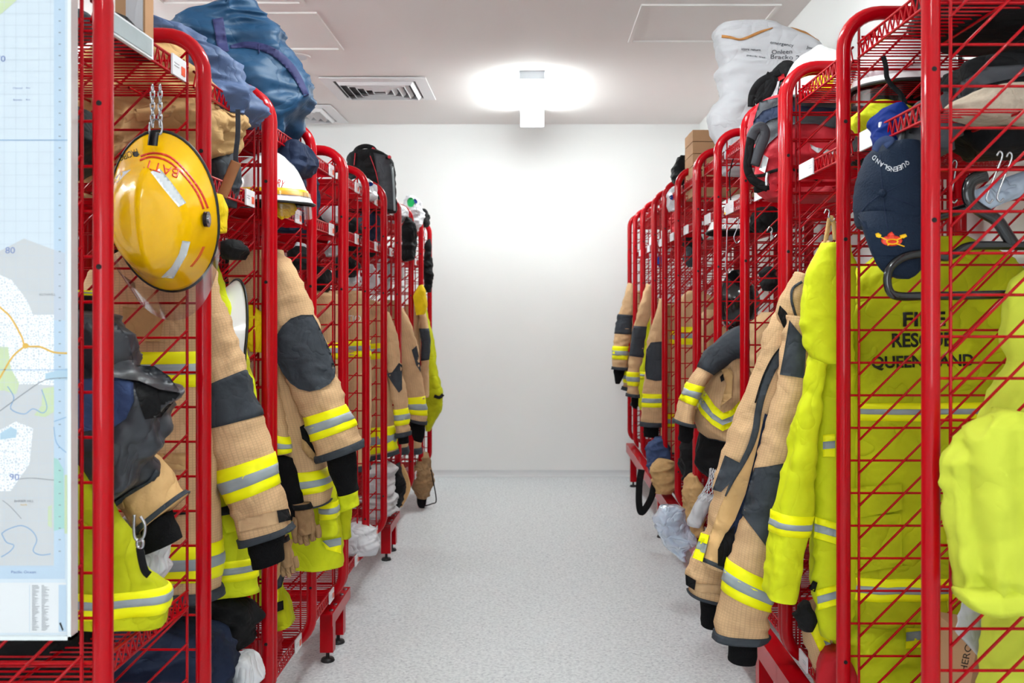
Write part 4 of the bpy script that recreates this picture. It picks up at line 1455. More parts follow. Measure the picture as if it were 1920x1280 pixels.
blob('paper_parcel', 'white parcel on the middle shelf behind the fifth left frame', 'parcel', 630, 385, 674, 420, 3.92, .09, 'white_paper', 78, fold=.006, cross=.004, inset=.06)
blob('folded_cloth', 'black cloth on the middle shelf behind the fifth left frame', 'cloth', 575, 400, 650, 450, 3.92, .10, 'black_cloth', 79, inset=.06)
blob('folded_cloth', 'black bundle on the middle shelf behind the sixth left frame', 'cloth', 640, 405, 705, 470, 4.35, .12, 'black_cloth', 80, inset=.06)
blob('folded_cloth', 'grey blue bundle on the middle shelf behind the seventh left frame', 'cloth', 690, 395, 738, 478, 4.84, .12, 'navy_cloth', 81, inset=.06)
blob('black_bag', 'black bag spilling over the shelf edge near the back left', 'bag', 752, 408, 780, 488, 5.4, .09, 'black_cloth', 82)
blob('black_bag', 'black sling hanging at the last left post', 'bag', 794, 450, 812, 548, 6.3, .04, 'black_cloth', 83)
for k, (x0, y0, x1, y1, Y, m_, lab) in enumerate([
        (585, 455, 618, 495, 3.4, 'white_plastic', 'small white bag hooked under the middle shelf of the fourth left bay'),
        (640, 452, 668, 480, 3.9, 'white_paper', 'white cloth hooked under the middle shelf of the fifth left bay'),
        (676, 490, 705, 545, 4.4, 'white_plastic', 'white plastic bag hanging under the shelf at the sixth left post'),
        (705, 495, 734, 550, 4.85, 'white_plastic', 'white plastic bag hanging under the shelf at the seventh left post'),
        (730, 480, 760, 550, 5.4, 'white_paper', 'white cloth hanging under the shelf at the eighth left post'),
        (758, 430, 782, 540, 5.9, 'white_plastic', 'white bag hanging near the ninth left post')]):
    blob(*kind_of(lab), x0, y0, x1, y1, Y, .05, m_, 90 + k, fold=.012, inset=.07)
for k, (x0, y0, x1, y1, Y, lab) in enumerate([
        (440, 450, 496, 486, 2.48, 'black cap on a hook behind the second left mesh'), (560, 462, 612, 505, 3.3, 'black cap on a hook behind the fourth left mesh'),
        (598, 500, 640, 545, 3.85, 'black cloth on a hook behind the fifth left mesh'), (640, 480, 690, 520, 4.3, 'black bag on a hook behind the sixth left mesh'), (672, 440, 722, 482, 4.8, 'black cloth pushed under the shelf behind the seventh left mesh')]):
    blob(*kind_of(lab), x0, y0, x1, y1, Y, .06, 'black_cloth', 270 + k, fold=.014, inset=.04)
# -- low down
r, l = blob('plastic_bag', 'crumpled white plastic bag at floor level behind the fifth left post', 'bag', 645, 982, 713, 1036, 4.1, .08, 'white_plastic', 101, fold=.03)
blob('folded_towel', 'lower white folded towel on the bottom shelf behind the sixth left post', 'towel', 682, 925, 742, 964, 4.80, .13, 'white_towel', 102, fold=.01, top=.95, bot=.98)
blob('folded_towel', 'upper white folded towel on the bottom shelf behind the sixth left post', 'towel', 684, 870, 740, 927, 4.80, .12, 'white_towel', 103, fold=.01, top=.95, bot=.98)
r = root_of('cardboard_sheet', 'tan cardboard sheet leaning at the eighth left post', 'cardboard', 760, 948, 5.35)
l = Loft([(748, 870, 756, 870), (748, 895, 766, 893), (746, 915, 770, 915), (746, 935, 763, 935), (746, 950, 754, 950)], 5.35, hd=.012, fold=.002, cross=.0, seed=104)
l.part('sheet', 'tan_lining', r)
blob('rolled_trousers', 'tan and black trousers bundled in the last left bay', 'trousers', 775, 850, 812, 930, 6.2, .12, 'glove_tan', 105)
blob('black_boot_bag', 'black bag low behind the seventh left post', 'bag', 732, 870, 756, 950, 5.0, .08, 'black_cloth', 106)
r = root_of('webbing_strap', 'black webbing strap looped down to the floor at the end of the left rack', 'strap', 800, 950, 6.2)
mb = MB(); mb.tube(pxs([(789, 895), (789, 925), (790, 944), (797, 948)], 6.2), .02, 8, flat=(.026, .004)); mb.build('webbing', 'black_cloth', r)
mb = MB(); mb.tube(pxs([(808, 880), (813, 905), (818, 938), (810, 944), (797, 948)], 6.18), .004, 6); mb.build('cord', 'black_cloth', r)
mb = MB(); mb.tube(pxs([(806, 890), (800, 925), (797, 946)], 6.2), .006, 6); mb.build('cord', 'black_cloth', r)
blob('folded_blanket', 'dark red blanket on the bottom shelf of the fourth left bay', 'blanket', 480, 1180, 522, 1262, 2.95, .10, 'red_cloth', 107)

# ------------------------------------------------------------------ right row
# -- hi-vis coat with lettering
J = jacket('hi-vis yellow coat with FIRE RESCUE QUEENSLAND lettering behind the right mesh', 1750, 1165, 2.47,
           torso=[(1690, 448, 1806, 446), (1636, 490, 1885, 480), (1592, 520, 1916, 508), (1575, 600, 1922, 600), (1570, 760, 1928, 755), (1570, 950, 1930, 950), (1570, 1075, 1932, 1065), (1572, 1160, 1935, 1150)],
           m='hivis_worn', hem=None, seed=111, hd=.095, name='hi_vis_jacket', fold=.012,
           sleeves=[dict(Y=2.40, hd=.045, m='hivis_cloth', fold=.018, secs=[(1530, 560, 1575, 570), (1517, 640, 1560, 645), (1510, 690, 1545, 690), (1500, 745, 1540, 745), (1487, 805, 1537, 805), (1470, 870, 1533, 880), (1452, 957, 1524, 964), (1447, 996, 1517, 1002), (1438, 1055, 1508, 1060), (1430, 1107, 1500, 1113), (1434, 1116, 1494, 1124)],
                         bands=[(6, 7)]),
                    dict(Y=2.44, hd=.05, m='hivis_cloth', fold=.014, secs=[(1530, 600, 1600, 600), (1530, 690, 1600, 690), (1527, 800, 1602, 800), (1526, 900, 1602, 900), (1524, 975, 1602, 980), (1518, 1050, 1602, 1055), (1520, 1110, 1602, 1100), (1530, 1150, 1602, 1145), (1534, 1190, 1602, 1186)])])
T_, F_ = J['torso'], J['sleeve1']
bv = bvh_of(T_)
T_.band(J['root'], 4.0 - .06, 4.0 + .14)
T_.band(J['root'], 5.95, 6.40)
for txt, cx, cy, wd, ht, rt in (('FIRE*', 1733, 598, 80, 27, -1), ('RESCUE*', 1729, 637, 113, 27, -1.2), ('QUEENSLAND*', 1730, 679, 192, 27, -1.5)):
    sew(bv, 'back_lettering', 'print_black', J['root'], tri=text_px(txt, cx, cy, wd, ht, rt), off=.004)
sew(bv, 'pocket_flap', 'hivis_worn', J['root'], [[(1590, 915), (1690, 905), (1694, 955), (1602, 973), (1590, 968)]], off=.012)
sew(bv, 'pocket', 'hivis_worn', J['root'], [[(1588, 970), (1690, 962), (1692, 1060), (1605, 1075), (1588, 1070)]], off=.008)
bv = bvh_of(F_)
sew(bv, 'reflective_band', 'band_yellow', J['root'], [[(1528, 968), (1568, 980), (1568, 1020), (1526, 1008)]], off=.006)
sew(bv, 'silver_strip', 'band_silver', J['root'], [[(1527, 981), (1568, 993), (1568, 1007), (1527, 996)]], off=.008)
sew(bv, 'reflective_band', 'band_yellow', J['root'], [[(1531, 1106), (1568, 1096), (1568, 1134), (1533, 1144)]], off=.006)
sew(bv, 'silver_strip', 'band_silver', J['root'], [[(1532, 1118), (1568, 1108), (1568, 1122), (1533, 1132)]], off=.008)
sew(bv, 'cuff_tab', 'black_cloth', J['root'], [[(1524, 1088), (1533, 1092), (1528, 1110), (1516, 1103)]], off=.01)
sew(bv, 'reflective_band', 'band_yellow', J['root'], [[(1543, 815), (1566, 813), (1566, 856), (1543, 856)]], off=.006)
sew(bv, 'silver_strip', 'band_silver', J['root'], [[(1543, 828), (1566, 826), (1566, 840), (1543, 842)]], off=.008)
# rounded storm flap over the shoulder
fl = Loft([(1545, 455, 1590, 455), (1530, 480, 1598, 480), (1516, 505, 1600, 505), (1505, 545, 1602, 545), (1501, 580, 1602, 580), (1502, 620, 1602, 620), (1508, 650, 1602, 650), (1518, 670, 1602, 668), (1540, 681, 1600, 678)], 2.37, hd=.035, fold=.014, cross=.006, seed=113, p=2.6, lx=.07, lv=.14)
fl.part('hood', 'hivis_cloth', J['root'])

# -- hi-vis trousers below it
r = root_of('hi_vis_trousers', 'hi-vis yellow trousers folded below the lettered coat', 'trousers', 1680, 1330, 2.50)
l = Loft([(1560, 1120, 1760, 1120), (1560, 1180, 1770, 1180), (1562, 1240, 1775, 1240), (1570, 1340, 1770, 1340)], 2.50, hd=.07, fold=.03, cross=.014, seed=114, ridge=True, lx=.08, lv=.1)
l.part('legs', 'hivis_cloth', r)
sew(l.bvh(), 'reflective_band', 'band_yellow', r, [[(1698, 1172), (1740, 1168), (1740, 1212), (1698, 1216)]], off=.006)
sew(l.bvh(), 'silver_strip', 'band_silver', r, [[(1699, 1185), (1740, 1181), (1740, 1198), (1699, 1202)]], off=.008)

# -- open tan coat reaching into the aisle
J = jacket('long tan turnout coat hanging open into the aisle, black zip edge and navy lining', 1380, 1240, 2.62,
           torso=[(1485, 545, 1512, 560), (1440, 612, 1510, 625), (1426, 668, 1506, 690), (1397, 742, 1480, 760), (1371, 807, 1452, 820), (1353, 865, 1432, 872), (1337, 925, 1414, 932), (1326, 990, 1396, 1000), (1311, 1050, 1380, 1078)],
           hem=None, seed=115, hd=.05, fold=.010,
           sleeves=[dict(Y=2.545, hd=.052, fold=.006, secs=[(1475, 590, 1540, 600), (1467, 640, 1535, 650), (1462, 705, 1530, 712), (1448, 760, 1520, 765), (1432, 815, 1505, 825), (1416, 872, 1490, 880), (1402, 930, 1478, 942), (1386, 985, 1466, 1005), (1367, 1048, 1454, 1090), (1355, 1107, 1441, 1142), (1345, 1145, 1440, 1166), (1337, 1177, 1439, 1186), (1340, 1196, 1436, 1200)],
                         bands=[(8, 9)], trim=.75,
                         cuff=[(1362, 1185, 1420, 1188), (1366, 1210, 1420, 1210), (1367, 1238, 1418, 1241)]),
                    dict(Y=2.70, hd=.045, secs=[(1318, 1000, 1380, 1010), (1300, 1040, 1372, 1062), (1285, 1075, 1366, 1090), (1288, 1100, 1362, 1118), (1291, 1112, 1360, 1130)], trim=.5,
                         cuff=[(1312, 1112, 1352, 1120), (1314, 1145, 1350, 1148), (1315, 1172, 1347, 1176)])])
R = J['root']
bv = bvh_of(J['torso'])
sew(bv, 'inner_facing', 'tan_lining', R, [[(1428, 770), (1434, 830), (1420, 880), (1400, 930), (1378, 985), (1360, 1062), (1322, 1046), (1332, 1000), (1350, 950), (1378, 890), (1410, 820)]], off=.003)
sew(bv, 'navy_lining', 'navy_cloth', R, [[(1446, 780), (1436, 835), (1420, 890), (1402, 950), (1380, 1010), (1362, 1030), (1352, 1050), (1350, 1020), (1378, 975), (1398, 925), (1412, 870), (1424, 820), (1434, 775)]], off=.006)
sew(bv, 'zip_edge', 'charcoal_cloth', R, ribbon([(1498, 648), (1470, 660), (1448, 690), (1432, 730), (1422, 770), (1417, 805), (1408, 835), (1392, 868), (1374, 900), (1360, 930)], [14, 19, 17, 14, 13, 13, 12, 10, 7, 3]), off=.010)
sew(bv, 'zip_teeth', 'black_cloth', R, ribbon([(1474, 640), (1450, 668), (1430, 708), (1416, 755)], 3), off=.012)
sew(bv, 'body_patch', 'charcoal_cloth', R, [[(1359, 853), (1388, 868), (1372, 902), (1352, 922), (1336, 918)]], off=.008, step=5)
sew(bv, 'facing_hem', 'charcoal_cloth', R, ribbon([(1312, 1046), (1335, 1056), (1362, 1068)], 8), off=.007)
sew(bv, 'reflective_band', 'band_yellow', R, [[(1314, 998), (1330, 1003), (1317, 1053), (1298, 1045)]], off=.014, step=4)
sew(bv, 'silver_strip', 'band_silver', R, [[(1309, 1014), (1326, 1020), (1322, 1037), (1303, 1031)]], off=.017, step=4)
sew(bv, 'pocket_lining', 'black_cloth', R, [[(1360, 1000), (1378, 985), (1374, 1040), (1362, 1064), (1346, 1060), (1346, 1030)]], off=.008)
bv = bvh_of(J['sleeve0'])
sew(bv, 'elbow_patch', 'charcoal_cloth', R, [[(1414, 877), (1440, 874), (1472, 868), (1480, 880), (1478, 960), (1460, 1010), (1441, 1030), (1420, 1002), (1390, 962), (1402, 920)]], off=.009, step=5)
sew(bv, 'yoke', 'charcoal_cloth', R, [[(1480, 600), (1512, 640), (1508, 709), (1462, 702), (1470, 660)]], off=.005)
bv = bvh_of(J['sleeve1'])
sew(bv, 'cuff_strap', 'tan_cloth', R, [[(1304, 1093), (1362, 1098), (1360, 1114), (1303, 1108)]], off=.006)
sew(bv, 'cuff_strap', 'black_cloth', R, [[(1285, 1076), (1305, 1088), (1302, 1106), (1286, 1096)]], off=.010, step=4)
col = Loft([(1492, 510, 1514, 520), (1476, 540, 1512, 552), (1462, 565, 1508, 580), (1457, 590, 1506, 606), (1466, 612, 1506, 630), (1484, 632, 1506, 650)], 2.59, hd=.045, fold=.008, seed=116)
col.part('collar', 'tan_cloth', R)
bv = bvh_of(col)
sew(bv, 'collar_edge', 'charcoal_cloth', R, ribbon([(1504, 528), (1487, 540), (1484, 560), (1490, 585), (1499, 612), (1504, 645)], 5), off=.004)
sew(bv, 'collar_tape', 'black_cloth', R, [[(1458, 588), (1462, 572), (1474, 584), (1498, 628), (1490, 640), (1468, 612)]], off=.004)
yk = Loft([(1544, 452, 1556, 452), (1528, 480, 1552, 482), (1512, 510, 1548, 512), (1500, 550, 1545, 552), (1492, 590, 1540, 595)], 2.60, hd=.03, fold=.006, seed=117)
yk.part('shoulder', 'tan_cloth', R)
mb = MB(); mb.tube(pxs([(1546, 462), (1551, 435), (1555, 412), (1559, 408), (1563, 420), (1566, 450)], 2.58), .004, 6, flat=(.007, .0015)); mb.build('hanging_loop', 'tan_lining', R)

# -- bunched coat further on
J = jacket('tan turnout coat with an arched charcoal sleeve bunched halfway down the right row', 1350, 825, 3.50,
           torso=[(1352, 668, 1400, 662), (1332, 700, 1402, 695), (1312, 735, 1404, 735), (1302, 760, 1406, 765), (1301, 785, 1406, 792), (1312, 805, 1404, 812), (1335, 822, 1400, 826)],
           hem='charcoal_cloth', seed=121, hd=.08, fold=.02,
           sleeves=[dict(Y=3.44, hd=.055, secs=[(1398, 608, 1400, 668), (1365, 622, 1380, 674), (1338, 642, 1362, 686), (1320, 662, 1346, 694), (1307, 690, 1335, 704), (1289, 716, 1321, 724), (1276, 750, 1304, 760), (1267, 784, 1300, 792), (1266, 792, 1302, 800)],
                         patch=[(0, 3.9)], bands=[(5, 6)], trim=.9,
                         cuff=[(1274, 796, 1300, 800), (1274, 812, 1300, 818), (1272, 825, 1294, 830)])])
bv = bvh_of(J['torso'])
R = J['root']
sew(bv, 'reflective_band', 'band_yellow', R, [[(1318, 728), (1325, 738), (1340, 760), (1356, 774), (1372, 768), (1390, 748), (1390, 788), (1372, 800), (1355, 808), (1335, 796), (1315, 776), (1304, 756)]], off=.006)
sew(bv, 'silver_strip', 'band_silver', R, [[(1311, 741), (1320, 750), (1336, 774), (1354, 787), (1372, 780), (1390, 764), (1390, 776), (1372, 790), (1355, 797), (1335, 785), (1316, 765), (1308, 750)]], off=.008)
sew(bv, 'pocket_flap', 'tan_soft', R, [[(1352, 692), (1368, 690), (1374, 698), (1372, 745), (1350, 762), (1362, 720)]], off=.012)
sew(bv, 'pocket_mouth', 'black_cloth', R, [[(1350, 706), (1356, 700), (1358, 712), (1352, 716)]], off=.014)
r = root_of('black_trousers', 'black trousers hanging under the bunched tan coat', 'trousers', 1335, 893, 3.52)
l = Loft([(1310, 805, 1392, 822), (1305, 835, 1388, 840), (1302, 862, 1372, 862), (1308, 880, 1352, 884), (1326, 893, 1345, 896)], 3.54, hd=.06, fold=.016, seed=122)
l.part('legs', 'black_cloth', r)
r = root_of('net_bag', 'white net bag hanging below the black trousers', 'bag', 1308, 985, 3.42)
l = Loft([(1333, 880, 1340, 880), (1330, 900, 1344, 900), (1318, 922, 1342, 925), (1300, 948, 1332, 952), (1289, 972, 1320, 978), (1288, 984, 1316, 988)], 3.42, hd=.035, fold=.01, seed=123)
l.part('pouch', 'white_paper', r, u0=2.2)
mb = MB()
for k in range(8):
    a = k * 6.283 / 8
    for tw in (1, -1):
        P = []
        for j in range(14):
            u = 2.5 * j / 13
            q, _, _ = l.row(u, [a + tw * u * .9], .002)
            P.append(q[0])
        mb.tube(P, .0014, 4)
o = mb.build('netting', 'white_plastic', r); o['kind'] = 'stuff'
r, l = blob('plastic_bag', 'clear plastic bag of pale blue cloth hanging off the right base rail', 'bag', 1236, 948, 1300, 1050, 3.95, .05, 'clear_plastic', 124, skew=26, fold=.02, top=.8, bot=.35)

# -- far right coats
SL = dict
J = jacket('tan coat with charcoal elbow, nearest of three hung by the back wall', 1225, 818, 5.47,
           torso=[(1246, 570, 1280, 568), (1240, 600, 1292, 598), (1240, 700, 1296, 700), (1240, 790, 1296, 790), (1240, 850, 1294, 850)], bands=[(618, 645), (772, 800)], seed=131, hd=.07,
           sleeves=[SL(Y=5.42, hd=.05, secs=[(1238, 560, 1252, 570), (1224, 610, 1256, 615), (1214, 645, 1257, 648), (1209, 710, 1255, 713), (1205, 737, 1252, 737), (1203, 762, 1250, 762), (1201, 788, 1248, 790), (1202, 798, 1247, 800)],
                       bands=[(4, 5)], trim=.9, cuff=[(1207, 796, 1236, 800), (1207, 818, 1234, 820)])])
sew(bvh_of(J['sleeve0']), 'elbow_patch', 'charcoal_cloth', J['root'], [[(1212, 655), (1220, 642), (1240, 640), (1252, 645), (1252, 712), (1230, 714), (1212, 710), (1209, 690)]], off=.004, step=6)
J = jacket('tan coat with grey elbow, middle of three hung by the back wall, right', 1190, 765, 5.99,
           torso=[(1222, 560, 1236, 560), (1218, 600, 1244, 600), (1218, 700, 1246, 700), (1218, 790, 1244, 790)], bands=[], seed=132, hd=.06,
           sleeves=[SL(Y=5.92, hd=.05, secs=[(1213, 532, 1226, 538), (1197, 578, 1222, 578), (1186, 616, 1212, 618), (1181, 665, 1206, 668), (1177, 696, 1198, 697), (1176, 722, 1197, 723), (1175, 742, 1197, 745)],
                       patch=[(1.85, 3.05)], bands=[(4, 5)], trim=.3, cuff=[(1184, 742, 1198, 744), (1184, 756, 1196, 760), (1186, 764, 1194, 766)])])
J = jacket('hi-vis yellow coat edge between two tan coats by the back wall, right side', 1206, 765, 6.1,
           torso=[(1212, 545, 1225, 545), (1206, 600, 1224, 600), (1201, 680, 1222, 680), (1197, 750, 1220, 750), (1200, 768, 1218, 768)], m='hivis_cloth', hem=None, bands=[(696, 708)], seed=133, hd=.05, name='hi_vis_jacket')
J = jacket('tan coat sleeve with black glove cuff furthest down the right row', 1160, 720, 6.95,
           torso=[(1184, 545, 1200, 545), (1182, 600, 1206, 600), (1182, 700, 1206, 700), (1184, 760, 1204, 760)], bands=[], seed=134, hd=.06,
           sleeves=[SL(Y=6.93, hd=.05, secs=[(1178, 530, 1190, 534), (1166, 570, 1190, 574), (1158, 592, 1187, 594), (1153, 625, 1184, 627), (1149, 648, 1179, 649), (1149, 673, 1177, 674), (1148, 692, 1176, 694)],
                       patch=[(1.85, 3.0)], bands=[(4, 5)], trim=.3, cuff=[(1149, 690, 1172, 694), (1152, 708, 1168, 708), (1154, 719, 1162, 719)]),
                    SL(Y=7.0, hd=.035, secs=[(1166, 660, 1186, 660), (1166, 695, 1188, 695), (1168, 720, 1184, 722), (1166, 730, 1180, 734)], bands=[(1.0, 1.8)], trim=.7)])
for k, (x0, x1, Y, y0, y1, b, lab) in enumerate([
        (1268, 1335, 5.0, 545, 860, [(612, 645)], 'tan coat with chest tape behind the mesh in the middle of the right row'),
        (1302, 1372, 4.49, 580, 880, [], 'tan coat behind the black helmet, right row'),
        (1402, 1490, 3.66, 585, 900, [], 'tan coat behind the open tan coat, right row')]):
    w_ = x1 - x0
    jacket(lab, (x0 + x1) / 2, y1, Y, torso=[(x0 + w_ * .3, y0, x1 - w_ * .3, y0), (x0 + w_ * .04, y0 + 25, x1 + w_ * .2, y0 + 22), (x0, y0 + 80, x1 + w_ * .25, y0 + 80), (x0, (y0 + y1) / 2, x1 + w_ * .25, (y0 + y1) / 2), (x0, y1, x1 + w_ * .25, y1)],
           bands=b, seed=140 + k, hd=.08)

# ------------------------------------------------------------------ right row, on the shelves
# -- dark bag over the nearest right top shelf
blob('duffel_bag', 'black duffel bag lying on the nearest right top shelf, seen from below through its wires', 'bag', 1745, -160, 2150, 66, 2.0, .2, 'black_cloth', 150, top=.9, bot=1.1)
# -- navy cap
r = root_of('baseball_cap', 'navy baseball cap with a crossed axes badge hung on the right shelf', 'cap', 1680, 521, 1.95)
cap = Loft([(1648, 272, 1712, 276), (1628, 292, 1728, 296), (1614, 325, 1742, 330), (1607, 365, 1750, 370), (1607, 405, 1750, 410), (1614, 425, 1748, 432)], 1.96, hd=.085, p=2.2, fold=.004, cross=.003, seed=151)
cap.part('crown', 'navy_cap', r)
vis = Loft([(1612, 415, 1748, 420, 1.90), (1622, 432, 1744, 436, 1.885), (1630, 458, 1740, 462, 1.875), (1643, 494, 1732, 497, 1.88), (1660, 513, 1718, 515, 1.888), (1682, 522, 1704, 523, 1.895)], 1.88, hd=.012, p=2.4, fold=.0, cross=.0, seed=152)
fp = Loft([(1613, 398, 1748, 404, 1.93, .05), (1618, 425, 1746, 430, 1.90, .04), (1626, 452, 1742, 455, 1.885, .028), (1636, 480, 1736, 482, 1.88, .018)], 1.9, hd=.03, p=2.3, fold=0, cross=.0, seed=153)
vis.part('visor', 'navy_cap', r)
fp.part('front_panel', 'navy_cap', r)
bv = bvh_of(cap, fp, vis)
mb = MB(); mb.cyl(at(1655, 362, 1.872), (0, -1, .1), .0085, .006, 14, r2=.004); mb.build('button', 'navy_cap', r)
for pl in ([(1655, 362), (1652, 330), (1650, 290)], [(1655, 362), (1690, 345), (1725, 320)], [(1655, 362), (1700, 380), (1748, 400)], [(1655, 362), (1630, 380), (1609, 404)], [(1609, 406), (1626, 428)], [(1655, 362), (1660, 400), (1664, 430)]):
    sew(bv, 'seam', 'navy_cloth', r, ribbon(pl, 1.6), off=.0012, step=10)
# the badge: two crossed axes over a red and gold crest
for q, m_ in (([(1641, 438), (1647, 436), (1653, 441), (1649, 446), (1643, 444)], 'helmet_yellow_label'), ([(1687, 441), (1698, 438), (1701, 443), (1694, 447), (1688, 445)], 'helmet_yellow_label'),
              (ellipse(1672, 451, 20, 10, 20), 'print_red'), ([(1664, 440), (1668, 436), (1672, 434), (1677, 440), (1676, 446), (1664, 446)], 'print_red')):
    sew(bv, 'badge', m_, r, [q], off=.0015 if m_ == 'print_red' else .0012, step=5)
for pl in ([(1648, 443), (1668, 452), (1696, 462)], [(1693, 445), (1676, 452), (1664, 460)]):
    sew(bv, 'badge_axe', 'helmet_yellow_label', r, ribbon(pl, 2), off=.0022, step=5)
sew(bv, 'badge_centre', 'helmet_yellow_label', r, [ellipse(1673, 453, 12, 5.5, 16)], off=.0026, step=5)
sew(bv, 'badge_centre', 'print_red', r, [ellipse(1673, 453, 9, 3.5, 16)], off=.003, step=5)
word = 'QUEENSLAND'
for i, ch in enumerate(word):
    t_ = i / (len(word) - 1)
    px = 1701 - 62 * t_
    py = 305 + 24 * t_ * (1 - t_) * 2.2 - 16 * max(0, t_ - .4)
    sew(bv, 'lettering', 'print_white', r, tri=text_px(ch, px, py, 6.4, 9, 180 - 30 + 66 * t_), off=.0014)
mb = MB(); mb.tube(pxs([(1640, 283), (1648, 268), (1660, 261), (1672, 264), (1660, 276)], 1.90), .004, 6, flat=(.008, .0012)); mb.build('back_strap', 'denim_blue', r)

# -- black hanger
r = root_of('coat_hanger', 'broad black plastic coat hanger in the nearest right bay', 'coat hanger', 1790, 555, 1.86)
mb = MB(); mb.tube(pxs([(1740, 474), (1700, 480), (1673, 497), (1664, 520), (1668, 545), (1684, 555), (1730, 555), (1800, 554), (1880, 552), (1960, 550)], 1.86), .0075, 8, flat=(.0085, .006)); mb.build('trouser_bar', 'black_gloss', r)
mb = MB(); mb.tube(pxs([(1740, 474), (1770, 482), (1790, 476), (1812, 463), (1850, 460), (1960, 462)], 1.86), .0075, 8, flat=(.0085, .006)); mb.build('shoulder_arm', 'black_gloss', r)
mb = MB(); mb.tube(pxs([(1900, 458), (1888, 440), (1868, 412), (1838, 394), (1818, 376), (1816, 352), (1826, 336), (1850, 328)], 1.86), .012, 8, flat=(.013, .007)); mb.build('hook', 'black_gloss', r)
r = root_of('coat_hanger', 'second black coat hanger hooked high behind the right mesh, in clear wrap', 'coat hanger', 1860, 372, 2.05)
mb = MB(); mb.tube(pxs([(1700, 420), (1760, 405), (1830, 385), (1960, 350)], 2.05), .010, 8); mb.build('rail', 'black_gloss', r)
mb = MB(); mb.tube(pxs([(1835, 378), (1880, 358), (1960, 330)], 2.03), .02, 10, flat=(.026, .012)); mb.build('wrap', 'clear_plastic', r)


def shook(label, x, y0, y1, Y, lean=0, group=None, wide=7):
    r = root_of('wire_hook', label, 'hook', x, y1, Y, group)
    mb = MB()
    mb.tube(pxs([(x + lean - wide, y0 + 8), (x + lean - 2, y0), (x + lean + wide * .4, y0 + 4), (x + lean + 1, y0 + 16), (x + lean * .5, (y0 + y1) / 2), (x - 2, y1 - 10), (x + wide * .5, y1), (x + wide * 1.4, y1 - 6)], Y), .0019, 6)
    mb.build('wire', 'steel', r)
    return r

shook('left steel wire hook of a pair behind the nearest right mesh', 1852, 284, 380, 1.80, 24)
shook('right steel wire hook of a pair behind the nearest right mesh', 1872, 286, 378, 1.80, 22)
shook('steel wire hook at the post holding the open tan coat', 1556, 392, 415, 2.58, -4)
shook('steel wire hook under the white tickets of the third right shelf', 1447, 425, 445, 2.9, -2)
shook('steel wire hook hanging beside the fourth right post', 1378, 410, 456, 3.4, 4)
shook('steel wire hook hanging beside the fifth right post', 1362, 420, 512, 3.6, 0)
shook('fine steel wire hook left of the black hanger', 1785, 300, 380, 2.0, 6)

# -- tied hi-vis garment
r = root_of('knotted_coveralls', 'hi-vis yellow coveralls knotted through the nearest right mesh', 'coveralls', 1880, 1200, 1.70)
l = Loft([(1930, 505, 2010, 500), (1895, 535, 2010, 535), (1882, 580, 2010, 580), (1877, 640, 2010, 640), (1888, 672, 2010, 668), (1868, 710, 1990, 700), (1846, 752, 1970, 745), (1838, 800, 1960, 790)], 1.83, hd=.05, fold=.02, seed=161)
l.part('arm', 'hivis_pale', r)
l = Loft([(1866, 768, 1905, 768), (1838, 795, 1935, 790), (1808, 828, 1960, 822), (1784, 862, 1985, 858), (1779, 900, 1990, 900), (1780, 960, 1995, 960), (1788, 1020, 2000, 1020), (1799, 1080, 2000, 1090), (1803, 1112, 2000, 1120)], 1.645, hd=.06, fold=.042, cross=.007, seed=162, lx=.055, lv=.6, ridge=True)
l.part('gathered_body', 'hivis_pale', r)
l = Loft([(1799, 1104, 1803, 1128, 1.63), (1822, 1107, 1828, 1146, 1.62), (1858, 1104, 1862, 1154, 1.61), (1900, 1092, 1905, 1154, 1.61), (1950, 1072, 1958, 1148, 1.61), (2000, 1050, 2005, 1140, 1.62)], 1.62, hd=.035, fold=.008, cross=.005, seed=163)
l.part('tied_sleeve', 'hivis_pale', r)
l = Loft([(1850, 1150, 2010, 1150), (1846, 1190, 2010, 1190), (1840, 1240, 2010, 1240), (1832, 1320, 2010, 1320)], 1.80, hd=.04, fold=.008, seed=164)
l.part('leg', 'hivis_pale', r)
r = root_of('paper_sheet', 'white paper sack end beside the knotted coveralls', 'paper', 1830, 1235, 1.83)
l = Loft([(1800, 1130, 1868, 1125), (1795, 1165, 1868, 1165), (1790, 1182, 1866, 1190), (1812, 1205, 1860, 1215), (1835, 1232, 1850, 1236)], 1.86, hd=.008, fold=.003, cross=.004, seed=165)
l.part('sheet', 'white_paper', r)
r = root_of('carton', 'brown carton with black lettering in the bottom of the nearest right bay', 'box', 1810, 1400, 2.0)
mb = MB()
c0 = at(1835, 1330, 2.02)
mb.box(c0.x - .06, c0.x + .14, 1.94, 2.16, c0.z - .08, c0.z + .15, rot=Matrix.Rotation(math.radians(9), 3, 'Y'))
bx = mb.build('carton_body', 'carton', r)
mb = MB(); mb.box(c0.x - .062, c0.x + .142, 1.937, 1.945, c0.z + .02, c0.z + .03, rot=Matrix.Rotation(math.radians(9), 3, 'Y'), c=(c0.x + .04, 1.94, c0.z + .035)); mb.build('flap_seam', 'kraft', r)
sew(bvh_obj(bx), 'lettering', 'print_black', r, tri=text_px('HERO', 1811, 1233, 54, 13, -78), off=.001)

